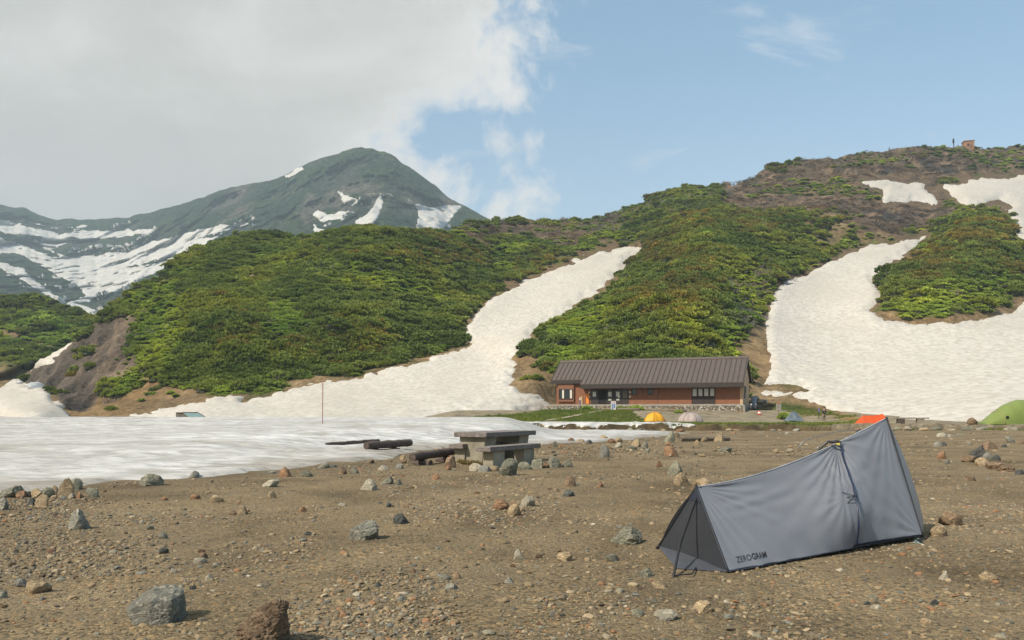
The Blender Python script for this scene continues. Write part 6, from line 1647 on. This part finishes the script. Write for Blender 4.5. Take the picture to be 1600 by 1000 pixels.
STONES = [
 # u, v of the foot, width, height (photo pixels), colour, label, extra
 (12, 778, 38, 18, 'green', 'angular grey green stone cut by the left edge at the snow', dict(lay=.5)),
 (31, 778, 20, 11, 'rust', 'low reddish stone between grey rocks at the snow edge', {}),
 (43, 777, 9, 9, 'dark', 'little dark stone right of the reddish one at the snow edge', {}),
 (55, 777, 22, 14, 'tan', 'blunt tan stone at the snow edge beside a round grey one', {}),
 (71, 778, 19, 16, 'green', 'round grey green stone between two tan stones at the snow', {}),
 (82, 773, 13, 14, 'tan', 'upright small tan stone leaning on the tall pointed one', dict(tilt=.2)),
 (101, 778, 28, 31, 'tan', 'tall pointed tan stone standing at the snow edge', dict(tilt=.55, depth=.6)),
 (113, 766, 22, 18, 'green', 'grey green stone behind the tall pointed tan stone', {}),
 (110, 779, 12, 8, 'pale', 'pale little stone at the foot of the tall pointed stone', {}),
 (97, 781, 10, 7, 'grey', 'grey pebble before the tall pointed stone', {}),
 (82, 779, 10, 5, 'tan', 'flat tan chip left of the tall pointed stone', {}),
 (122, 779, 12, 9, 'rust', 'reddish pointed stone right of the tall tan one', dict(tilt=.5)),
 (143, 777, 19, 15, 'green', 'leaning wedge stone between the tall tan stone and the pebbles', dict(lay=-.6)),
 (62, 792, 20, 19, 'tan', 'rounded tan stone with a dark one at its left side', {}),
 (48, 790, 10, 12, 'dark', 'dark stone tucked against a rounded tan stone', {}),
 (1, 797, 16, 19, 'blue', 'blue grey stone half cut by the left edge of the view', {}),
 (230, 760, 37, 19, 'green', 'broad domed stone lying where snow meets gravel', dict(facets=5)),
 (300, 748, 17, 12, 'grey', 'round grey stone touching the edge of the snow', dict(facets=4)),
 (115, 827, 32, 31, 'blue', 'upright blue grey boulder alone on the gravel', dict(tilt=.22, facets=7)),
 (303, 780, 15, 8, 'rust', 'rusty flat block below the round grey stone', {}),
 (336, 786, 22, 12, 'tan', 'long tan stone lying right of the rusty block', {}),
 (376, 805, 19, 14, 'tan', 'small tan pyramid stone beside a dark reddish one', dict(tilt=.6)),
 (362, 805, 12, 7, 'brown', 'dark reddish stone left of the tan pyramid', {}),
 (50, 927, 39, 18, 'tan', 'long flat tan stone low on the left gravel', {}),
 (29, 916, 20, 10, 'grey', 'grey flat stone behind the long flat tan one', {}),
 (2, 935, 12, 12, 'blue', 'blue dark stone at the very left edge', {}),
 (238, 976, 90, 58, 'blue', 'large angular blue grey boulder with a broken dark foot', dict(depth=.8, facets=12, lay=-.15)),
 (406, 1013, 80, 72, 'brown', 'rough rust brown boulder cut by the bottom of the view', dict(depth=.85, lay=.30, rough=.13, tilt=.28, facets=7)),
 (252, 842, 15, 10, 'blue', 'blue grey pointed stone above a small dark one', dict(tilt=.4)),
 (254, 864, 15, 8, 'dark', 'small dark stone below a blue grey pointed one', {}),
 (311, 881, 20, 9, 'pale', 'pale flat stone with a brown one perched behind it', {}),
 (315, 873, 14, 9, 'brown', 'brown stone perched behind a pale flat one', {}),
 (271, 896, 12, 8, 'blue', 'dark blue little stone above the pale cone shaped one', {}),
 (325, 909, 13, 12, 'pale', 'pale cone shaped stone right of the large boulder', dict(tilt=.6)),
 (300, 922, 10, 6, 'dark', 'tiny dark stone just above the large boulder', {}),
 (220, 819, 12, 7, 'pale', 'pale chip on the gravel right of the upright boulder', {}),
 (232, 827, 12, 7, 'green', 'grey green chip next to a pale one', {}),
 (443, 746, 22, 16, 'rust', 'bright orange jagged stone at the snow edge', dict(tilt=.4)),
 (425, 741, 15, 5, 'blue', 'flat blue grey stone left of the orange jagged stone', {}),
 (477, 745, 20, 9, 'green', 'blocky flat stone right of the orange jagged stone', {}),
 (505, 733, 18, 10, 'green', 'grey green block at the snow tip with an orange chip', {}),
 (521, 731, 10, 5, 'dark', 'dark low stone right of the block at the snow tip', {}),
 (534, 741, 15, 11, 'brown', 'brown three sided stone below the snow tip', dict(tilt=.5)),
 (553, 740, 13, 10, 'green', 'grey green stone right of the brown three sided one', dict(tilt=.4)),
 (563, 735, 8, 4, 'rust', 'orange chip beyond the grey green stone at the snow tip', {}),
 (579, 724, 10, 6, 'brown', 'brown stone lying on the last of the snow', {}),
 (597, 735, 17, 8, 'pale', 'pale flat stone before the log bench', {}),
 (623, 732, 12, 7, 'grey', 'grey flat stone between the pale one and the log bench', {}),
 (421, 761, 25, 12, 'pale', 'pale two humped stone below the orange jagged one', dict(lay=.5)),
 (423, 780, 14, 12, 'tan', 'dull rounded stone below the pale two humped one', dict(facets=4)),
 (575, 766, 28, 18, 'pale', 'pale grey pyramid boulder in the middle of the gravel', dict(tilt=.5)),
 (606, 757, 22, 12, 'green', 'slanting wedge stone behind the pale pyramid boulder', dict(lay=.7)),
 (623, 758, 10, 9, 'dark', 'dark pointed stone right of the slanting wedge', dict(tilt=.5)),
 (568, 846, 53, 31, 'blue', 'large veined blue grey boulder in the middle of the gravel', dict(lay=.35, facets=9)),
 (625, 819, 24, 16, 'dark', 'black green boulder above the large veined one', dict(facets=7)),
 (607, 793, 8, 8, 'dark', 'dark little stone above the black green boulder', {}),
 (472, 800, 12, 9, 'rust', 'small rusty cone alone on the gravel', dict(tilt=.5)),
 (533, 791, 13, 5, 'pale', 'pale thin chip between the rusty cone and the dark stone', {}),
 (480, 839, 15, 7, 'dark', 'dark slate chip left of the large veined boulder', {}),
 (681, 749, 14, 9, 'rust', 'rust brown triangular stone before the picnic table', dict(tilt=.5)),
 (591, 920, 13, 9, 'dark', 'dark slate stone on the lower gravel', {}),
 (540, 872, 11, 8, 'tan', 'tan stone below the large veined boulder', {}),
 (705, 923, 20, 10, 'blue', 'flat blue grey slab on the lower gravel', {}),
 (713, 904, 13, 10, 'brown', 'dark brown pointed stone above the flat blue slab', dict(tilt=.4)),
 (696, 907, 16, 8, 'green', 'slate coloured stone left of the dark brown pointed one', {}),
 (783, 944, 18, 12, 'tan', 'squarish tan stone on the bottom middle gravel', {}),
 (646, 897, 9, 7, 'rust', 'small reddish stone left of the slate coloured one', {}),
 (795, 911, 14, 9, 'blue', 'dark blue grey stone with a pointed top on the gravel', dict(tilt=.4)),
 (783, 797, 28, 16, 'rust', 'rusty trough shaped block beside two tan stones', {}),
 (805, 806, 24, 19, 'tan', 'round tan stone before the rusty block', dict(facets=5)),
 (825, 792, 23, 17, 'pale', 'pale tan block right of the rusty block', dict(facets=5)),
 (984, 851, 52, 27, 'green', 'large smooth olive grey boulder left of the grey tent', dict(facets=6, lay=.2)),
 (810, 874, 15, 15, 'pale', 'pale upright wedge stone casting a shadow', dict(tilt=.55)),
 (883, 876, 24, 12, 'tan', 'low tan boulder between the pale wedge and the grey tent', dict(facets=5)),
 (957, 877, 21, 10, 'green', 'flat grey green slab below the olive boulder', {}),
 (1010, 904, 23, 15, 'green', 'olive brown stone left of the guy stake of the grey tent', {}),
 (1034, 922, 29, 13, 'tan', 'long tan stone just in front of the grey tent', dict(lay=-.3)),
 (940, 917, 12, 9, 'rust', 'orange brown stone among the lower gravel', {}),
 (953, 924, 13, 7, 'tan', 'tan chip beside the orange brown stone', {}),
 (1102, 962, 36, 20, 'tan', 'tan boulder on the bottom gravel before the grey tent', dict(lay=.3)),
 (1043, 973, 38, 17, 'pale', 'pale speckled flat boulder near the bottom of the view', {}),
 (998, 927 + 36, 20, 10, 'green', 'green grey stone left of the pale speckled boulder', {}),
 (1085, 938 + 40, 16, 8, 'tan', 'small tan stone below the bottom tan boulder', {}),
 (945, 713, 16, 19, 'grey', 'speckled upright stone alone beyond the picnic table', dict(facets=4)),
 (957, 692, 13, 7, 'rust', 'rusty stone of the heap beyond the picnic table', {}),
 (967, 692, 13, 8, 'tan', 'tan stone of the heap beyond the picnic table', {}),
 (967, 699, 12, 8, 'pale', 'pale block before the heap beyond the picnic table', {}),
 (995, 698, 15, 12, 'tan', 'tan pyramid between an olive slab and a blue stone', dict(tilt=.4)),
 (1008, 700, 12, 10, 'blue', 'blue grey rounded stone right of the tan pyramid', {}),
 (989, 703, 14, 7, 'green', 'olive slab before the tan pyramid', {}),
 (1012, 706, 8, 5, 'blue', 'small blue stone below the blue grey rounded one', {}),
 (944, 686, 12, 6, 'tan', 'tan stone at the tip of the far snow tail', {}),
 (1048, 692, 17, 18, 'green', 'tall green grey stone leaning at the end of the beam', dict(lay=.5)),
 (1057, 684, 13, 9, 'tan', 'tan stone behind the tall leaning one at the beam', {}),
 (1045, 695, 9, 5, 'rust', 'rusty chip at the foot of the tall leaning stone', {}),
 (1051, 711, 23, 14, 'rust', 'rust red boulder below the end of the beam', dict(facets=6)),
 (1091, 695, 12, 8, 'tan', 'tan stone before the middle of the beam', dict(tilt=.4)),
 (1126, 690, 17, 11, 'tan', 'tan boulder lying against the beam at its right', {}),
 (1101, 690, 10, 7, 'tan', 'brown tan stone propped on the beam', {}),
 (1135, 706, 22, 7, 'green', 'long flat stone in front of the right end of the beam', {}),
 (1058, 744, 26, 24, 'green', 'grey green block behind a tan boulder, above the low end of the tent', {}),
 (1066, 759, 25, 20, 'tan', 'tan squarish boulder before the grey green block', dict(tilt=.3)),
 (1103, 761, 34, 13, 'tan', 'long rounded tan boulder behind the low end of the grey tent', dict(facets=4)),
 (1031, 728, 10, 8, 'rust', 'small rusty stone left of the grey green block', {}),
 (938, 762, 10, 9, 'rust', 'little orange stone alone in the middle distance', {}),
 (891, 760, 18, 17, 'brown', 'reddish grey upright stone behind a dark slab', {}),
 (889, 775, 17, 9, 'dark', 'dark slab before the reddish grey upright stone', {}),
 (870, 768, 9, 5, 'tan', 'tan chip left of the dark slab', {}),
 (794, 744, 31, 27, 'green', 'green grey twin lobed boulder before the near picnic bench', dict(facets=7)),
 (744, 735, 22, 11, 'pale', 'pale tan stone at the foot of the picnic table', {}),
 (757, 737, 22, 9, 'grey', 'long mottled stone left of the twin lobed boulder', {}),
 (771, 736, 17, 8, 'tan', 'tan stone touching the twin lobed boulder', {}),
 (820, 733, 24, 11, 'green', 'green striped flat stone right of the twin lobed boulder', {}),
 (839, 730, 19, 13, 'green', 'rounded green stone at the end of the near picnic bench', {}),
 (852, 729, 11, 6, 'rust', 'brown chip between the rounded green and the olive stone', {}),
 (866, 729, 25, 15, 'green', 'olive pyramid stone at the right end of the near bench', dict(tilt=.5)),
 (887, 728, 17, 10, 'green', 'smaller olive stone right of the olive pyramid', dict(tilt=.4)),
 (703, 729, 18, 18, 'brown', 'brown shaggy stone against the far bench', dict(rough=.2)),
 (701, 733, 8, 6, 'rust', 'pinkish chip before the brown shaggy stone', {}),
 (867, 698, 9, 9, 'green', 'upright olive stone past the end of the near bench', dict(tilt=.4)),
 (878, 699, 9, 5, 'rust', 'rusty chip right of the upright olive stone', {}),
 (893, 691, 11, 7, 'rust', 'rust brown stone at the edge of the snow tail', {}),
 (907, 691, 13, 5, 'tan', 'tan flat stone right of the rust brown one at the snow tail', {}),
 (921, 693, 10, 6, 'dark', 'dark stone ending the row at the snow tail', {}),
 (629, 717, 9, 6, 'tan', 'tan stone just left of the log bench', {}),
 (631, 723, 9, 5, 'brown', 'brown stone at the foot of the log bench', {}),
 (1490, 820, 36, 20, 'brown', 'flat topped brown block right of the grey tent', dict(depth=.7, facets=7)),
 (1472, 839, 26, 20, 'tan', 'round tan boulder before the flat topped brown block', dict(facets=5)),
 (1478, 908, 15, 15, 'pale', 'pale upright wedge on the right gravel', dict(tilt=.5)),
 (1549, 909, 25, 13, 'tan', 'low tan boulder right of the pale upright wedge', dict(facets=5)),
 (1372, 957, 20, 10, 'pale', 'pale rounded slab on the lower right gravel', {}),
 (1380, 938, 14, 10, 'rust', 'dark rusty cone above the pale rounded slab', dict(tilt=.4)),
 (1364, 939, 14, 8, 'green', 'grey slab left of the dark rusty cone', {}),
 (1356, 949, 11, 9, 'dark', 'dark round stone left of the pale rounded slab', {}),
 (1332, 943, 11, 6, 'tan', 'tan flat chip left of the grey slab', {}),
 (1450, 979, 18, 11, 'tan', 'tan block on the bottom right gravel', {}),
 (1462, 947, 15, 9, 'dark', 'slate wedge above the bottom right tan block', dict(tilt=.4)),
 (1258, 952, 13, 8, 'dark', 'slate stone below the middle of the grey tent', {}),
 (1468, 700, 16, 10, 'grey', 'mottled grey stone beside a dark blue one below the wall', dict(facets=4)),
 (1476, 699, 10, 8, 'dark', 'dark blue stone beside the mottled grey one below the wall', {}),
 (1474, 716, 15, 11, 'rust', 'rust brown stone below the mottled grey one', {}),
 (1481, 725, 8, 7, 'grey', 'small grey stone below the rust brown one', {}),
 (1474, 684, 17, 8, 'pale', 'pale flat slab at the foot of the wall', {}),
 (1487, 683, 12, 5, 'pale', 'second pale slab right of the first at the wall', {}),
 (1504, 681, 12, 4, 'green', 'thin grey slab right of the pale ones at the wall', {}),
 (1581, 692, 16, 11, 'blue', 'blue grey wedge stone below the right end of the wall', dict(lay=-.5)),
 (1597, 693, 13, 6, 'brown', 'reddish flat stone at the right edge below the wall', {}),
 (1533, 716, 27, 21, 'dark', 'black pitted boulder leaning on the brown pile', dict(lay=.4, rough=.2)),
 (1554, 705, 34, 16, 'brown', 'big brown ridged boulder behind the black pitted one', dict(tilt=.35)),
 (1570, 702, 10, 8, 'dark', 'dark stone at the right end of the brown ridged boulder', {}),
 (1547, 717, 17, 10, 'grey', 'slate grey stone right of the black pitted boulder', {}),
 (1559, 718, 11, 7, 'dark', 'dark rounded stone at the right of the slate grey one', {}),
 (1520, 722, 24, 11, 'brown', 'dark brown block under the black pitted boulder', {}),
 (1538, 727, 22, 12, 'tan', 'tan stone at the foot of the black pitted boulder', dict(tilt=.4)),
 (1560, 733, 26, 10, 'brown', 'crumbling dark clod right of the tan foot stone', dict(rough=.25)),
 (1580, 736, 28, 9, 'brown', 'long crumbling clod at the right end of the pile', dict(rough=.25)),
 (1518, 753, 19, 10, 'brown', 'brown grey stone below the pile on the right', {}),
 (1596, 742, 14, 8, 'dark', 'dark mossy stone cut by the right edge', {}),
]
for i, (u, vb, w_, h_, kind, lab, kw) in enumerate(STONES):
    if (u, vb) in ((238, 976), (406, 1013)):
        me, g = hull_stone('boulder', u, vb, kind, 31 + i); o = link_mesh('boulder', me, ROCK[kind], None, g, smooth=True); me.set_sharp_from_angle(angle=R(40)); tag(o, lab, 'stone'); continue
    kw = dict(kw); dp = kw.pop('depth', 0.75 + 0.3 * ((i * 37) % 10) / 10)
    add_stone(lab, u, vb, w_, h_, kind, 700 + i, 'boulder' if w_ > 27 else 'stone', dp, **kw)
# the boulder by the green tent and rocks on the far bank
p_ = (1523 - CU) / FPX; Yq = float(ledge_y(p_)) + 2.2
add_stone('brown boulder on the terrace beside the green tent', 1523, 663, 17, 11, 'brown', 990, 'boulder', .8, Y=Yq)

SM = [stone_mesh('small_stone', 1000 + i, 3, 8, .1, -.45) for i in range(9)]
for me in SM: me.polygons.foreach_set('use_smooth', [True] * len(me.polygons)); me.set_sharp_from_angle(angle=R(36))
kinds = ['grey', 'green', 'tan', 'tan', 'brown', 'pale', 'rust', 'blue', 'brown', 'tan']
protos = []
for i in range(20):
    o = bpy.data.objects.new('small_stone', SM[i % 9].copy()); o.data.materials.append(ROCK[kinds[i % 10]])
    tag(o, 'small loose stone lying among the gravel', 'stone', 'small stones strewn over the gravel'); protos.append(o)
n_ = 0; r_ = random.Random(12); used = set()
taken = [(a[0], a[1], max(a[2], a[3])) for a in STONES]
while n_ < 190:
    band = r_.random()
    v = r_.uniform(676, 700) if band < .17 else (r_.uniform(700, 830) if band < .55 else r_.uniform(830, 995))
    u = r_.uniform(900, 1590) if v < 700 else r_.uniform(0, 1600)
    if any(abs(u - a) < w_ * .8 and abs(v - b_) < w_ * .6 for a, b_, w_ in taken): continue
    if 1020 < u < 1450 and 690 < v < 905: continue
    if 690 < u < 900 and 690 < v < 740: continue
    g = hit(u, v)
    if poly_sd(np.array([g.x]), np.array([g.y]), poly_w)[0] > -0.3 or g.y > 85: continue
    wpx = r_.uniform(4.0, 9.5) * (1.25 if v > 850 else .95); W_ = wpx / FPX * g.y
    src = protos[r_.randrange(20)]
    o = src if id(src) not in used else src.copy()
    used.add(id(src)); COL.objects.link(o)
    o.location = (g.x, g.y, g.z + W_ * .06); o.rotation_euler = (r_.uniform(-.3, .3), r_.uniform(-.3, .3), r_.uniform(0, 6.28))
    o.scale = (W_ * .55, W_ * .5 * r_.uniform(.7, 1.1), W_ * r_.uniform(.22, .45)); n_ += 1
# rubble strewn at the foot of the bank and pile by the gable
r_ = random.Random(5)
nb = 0
while nb < 30:
    u = r_.uniform(925, 1600); p_ = (u - CU) / FPX; Y = float(ledge_y(p_)) - r_.uniform(.9, 6)
    src = protos[r_.randrange(20)]; o = src.copy(); COL.objects.link(o); W_ = r_.uniform(.35, .95)
    if 'group' in o.keys(): o['group'] = 'rocks along the foot of the bank'
    o['label'] = 'rock lying along the foot of the terrace bank'; o.name = 'bank_rock'
    o.location = (p_ * Y, Y, float(ground_z(p_ * Y, Y)) + W_ * .08); o.rotation_euler = (0, r_.uniform(-.2, .2), r_.uniform(0, 6.28)); o.scale = (W_ * .6, W_ * .5, W_ * r_.uniform(.22, .4)); nb += 1
c0 = gpos(1186, 0, 124)
for k in range(26):
    src = protos[(k * 3) % 20]; o = src.copy(); COL.objects.link(o); o.name = 'pile_rock'
    o['label'] = 'pale rock of the heap piled behind the gable'; o['group'] = 'rocks of the heap behind the gable'
    lay = [10, 8, 5, 3][min(3, k // 8)]; a_ = r_.uniform(-1, 1) * (2.4 - .55 * (k // 8)); W_ = r_.uniform(.7, 1.0)
    o.data = SM[k % 9].copy(); o.data.materials.clear(); o.data.materials.append(ROCK[['pale', 'pale', 'tan', 'grey'][k % 4]])
    o.location = (c0.x + a_, c0.y + r_.uniform(-.6, .6), c0.z + .25 + .55 * (k // 8)); o.rotation_euler = (r_.uniform(-.5, .5), r_.uniform(-.5, .5), r_.uniform(0, 6.28)); o.scale = (W_ * .62, W_ * .55, W_ * .42)
    taken.append((0, 0, 0))
# ice blocks left at the torn snow edge on the far left
for u, v, w_, h_, Y, lab in ((56, 610, 34, 15, 208, 'grey torn slab of old ice at the foot of the eroded slope'), (31, 600, 12, 6, 222, 'small slab of old ice above the torn grey one')):
    g = P(u, v, Y); me = stone_mesh('ice_block', 77 + u, 3, 9, .12, -.4); s_ = Y / FPX
    o = link_mesh('ice_block', me, simple('old_ice', (.42, .43, .43), .5, .35, 1.2, .4, 3), None, (g.x, g.y, g.z + h_ * s_ * .3), smooth=True); o.scale = (w_ * s_ / 2, w_ * s_ * .4, h_ * s_ * .6); tag(o, lab, 'ice')

# leafy bush by the information sign
q = gpos(1228, 0, 104.5)
for dx, s_, lab in ((0, .95, 'round bright green bush beside the information sign'),):
    o = link_mesh('bush', clump_mesh('bush', 1500 + int(dx), 150, .20, .15, 1.1, .9, 7), [M_BRIGHT, M_CORE], None, (q.x + dx, q.y + .6, float(ground_z(q.x + dx, q.y + .6)))); o.scale = (s_,) * 3; tag(o, lab, 'bush')
for i, (u, Y, s_, lab) in enumerate([(917, 118.5, .75, 'low green bush by the stepping stones before the doors'), (993, 119, .9, 'green bush against the footing right of the notice board'), (970, 119.5, .7, 'small green bush just right of the notice board'), (1060, 112.5, .5, 'small green bush between the yellow and the grey tent')]):
    q = gpos(u, 0, Y); o = link_mesh('bush', clump_mesh('bush', 1520 + i, 120, .24, .17, 1.1, .8, 7), [M_BRIGHT, M_CORE], None, q); o.scale = (s_ * 1.3, s_, s_); tag(o, lab, 'bush')

# ================================================================== PERSON
pq = gpos(1287.5, 0, 97.5); pr = thing('person', 'person in a dark jacket and grey trousers holding a phone on the terrace', 'person', pq, R(20))
def skinned(name, joints, edges, mat, parent, sub=2):
    me = bpy.data.meshes.new(name); me.from_pydata([j[0] for j in joints], edges, [])
    o = bpy.data.objects.new(name, me); COL.objects.link(o)
    sk_ = o.modifiers.new('skin', 'SKIN'); sk_.use_smooth_shade = True
    for v_, j in zip(me.skin_vertices[0].data, joints): v_.radius = (j[1], j[2] if len(j) > 2 else j[1])
    me.skin_vertices[0].data[0].use_root = True
    ss = o.modifiers.new('sub', 'SUBSURF'); ss.levels = sub; ss.render_levels = sub
    dg = bpy.context.evaluated_depsgraph_get(); m2_ = bpy.data.meshes.new_from_object(o.evaluated_get(dg))
    bpy.data.objects.remove(o)
    return link_mesh(name, m2_, mat, parent, None, True)
SKIN = simple('skin', (.46, .27, .19), .6, .06)
bj = [((0, 0, .93), .135, .10), ((0, -.01, 1.15), .125, .09), ((0, -.01, 1.38), .145, .10), ((0, -.01, 1.49), .055), ((0, -.03, 1.57), .075, .085), ((0, -.03, 1.68), .078, .09),
      ((.17, 0, 1.41), .055), ((.25, -.03, 1.15), .042), ((.13, -.24, 1.14), .032), ((.07, -.30, 1.16), .030), ((-.17, 0, 1.41), .055), ((-.25, -.03, 1.15), .042), ((-.14, -.24, 1.13), .032), ((-.08, -.30, 1.15), .030),
      ((.10, 0, .86), .085), ((.11, -.01, .48), .058), ((.12, .02, .09), .045), ((.13, -.14, .04), .042), ((-.10, 0, .86), .085), ((-.13, .02, .48), .058), ((-.15, .06, .09), .045), ((-.17, -.09, .04), .042)]
be_ = [(0, 1), (1, 2), (2, 3), (3, 4), (4, 5), (2, 6), (6, 7), (7, 8), (8, 9), (2, 10), (10, 11), (11, 12), (12, 13), (0, 14), (14, 15), (15, 16), (16, 17), (0, 18), (18, 19), (19, 20), (20, 21)]
skinned('body', bj, be_, SKIN, pr)
skinned('jacket', [((0, 0, .84), .175, .135), ((0, -.01, 1.12), .165, .12), ((0, -.01, 1.37), .178, .125), ((0, 0, 1.475), .082), ((.19, 0, 1.40), .080), ((.275, -.03, 1.14), .064), ((.155, -.215, 1.135), .05), ((-.19, 0, 1.40), .080), ((-.275, -.03, 1.14), .064), ((-.165, -.215, 1.125), .05)],
        [(0, 1), (1, 2), (2, 3), (2, 4), (4, 5), (5, 6), (2, 7), (7, 8), (8, 9)], simple('jacket_dark', (.018, .022, .024), .7), pr)
skinned('trousers', [((0, 0, .88), .150, .115), ((.105, 0, .78), .105), ((.118, -.01, .48), .082), ((.125, .02, .12), .066), ((-.105, 0, .78), .105), ((-.135, .02, .48), .082), ((-.153, .06, .12), .066)], [(0, 1), (1, 2), (2, 3), (0, 4), (4, 5), (5, 6)], simple('trousers_grey', (.155, .135, .105), .8), pr)
mb = MB()
skinned('cap', [((0, -.02, 1.73), .092, .10), ((0, -.02, 1.775), .07, .08), ((0, -.12, 1.725), .05, .02)], [(0, 1), (0, 2)], M_BLACK, pr, 1)
for s_, jx in ((1, (.13, -.14, .045)), (-1, (-.17, -.09, .045))): skinned('shoe', [((jx[0], jx[1] + .15, .05), .06), ((jx[0], jx[1] - .02, .045), .055)], [(0, 1)], M_BLACK, pr, 1)
q = Vector(pq) + Matrix.Rotation(R(20), 3, 'Z') @ Vector((0, -.335, 1.165)); mb = MB(); mb.box((-.045, -.006, -.075), (.045, .006, .075)); o_ = mb.build('phone', M_BLACK, None, q, bevel=.004); o_.rotation_euler = (R(-35), 0, R(20)); tag(o_, 'dark phone held by the person in the dark jacket', 'phone')
# ---- the air between: far slopes fade to blue grey
hb = MB(); hb.box((-2600, -60, -140), (2600, 3600, 760))
m = bpy.data.materials.new('haze_air'); m.use_nodes = True
t = NT(m.node_tree); t.n.clear()
o_ = t.new('ShaderNodeOutputMaterial'); pv = t.new('ShaderNodeVolumePrincipled')
pv.inputs['Color'].default_value = (0.70, 0.86, 0.96, 1); pv.inputs['Density'].default_value = 0.00018
pv.inputs['Anisotropy'].default_value = 0.0
t.l.new(pv.outputs[0], o_.inputs['Volume'])
hz = hb.build('haze', m)
tag(hz, 'thin blue grey haze of the mountain air', kind='stuff')
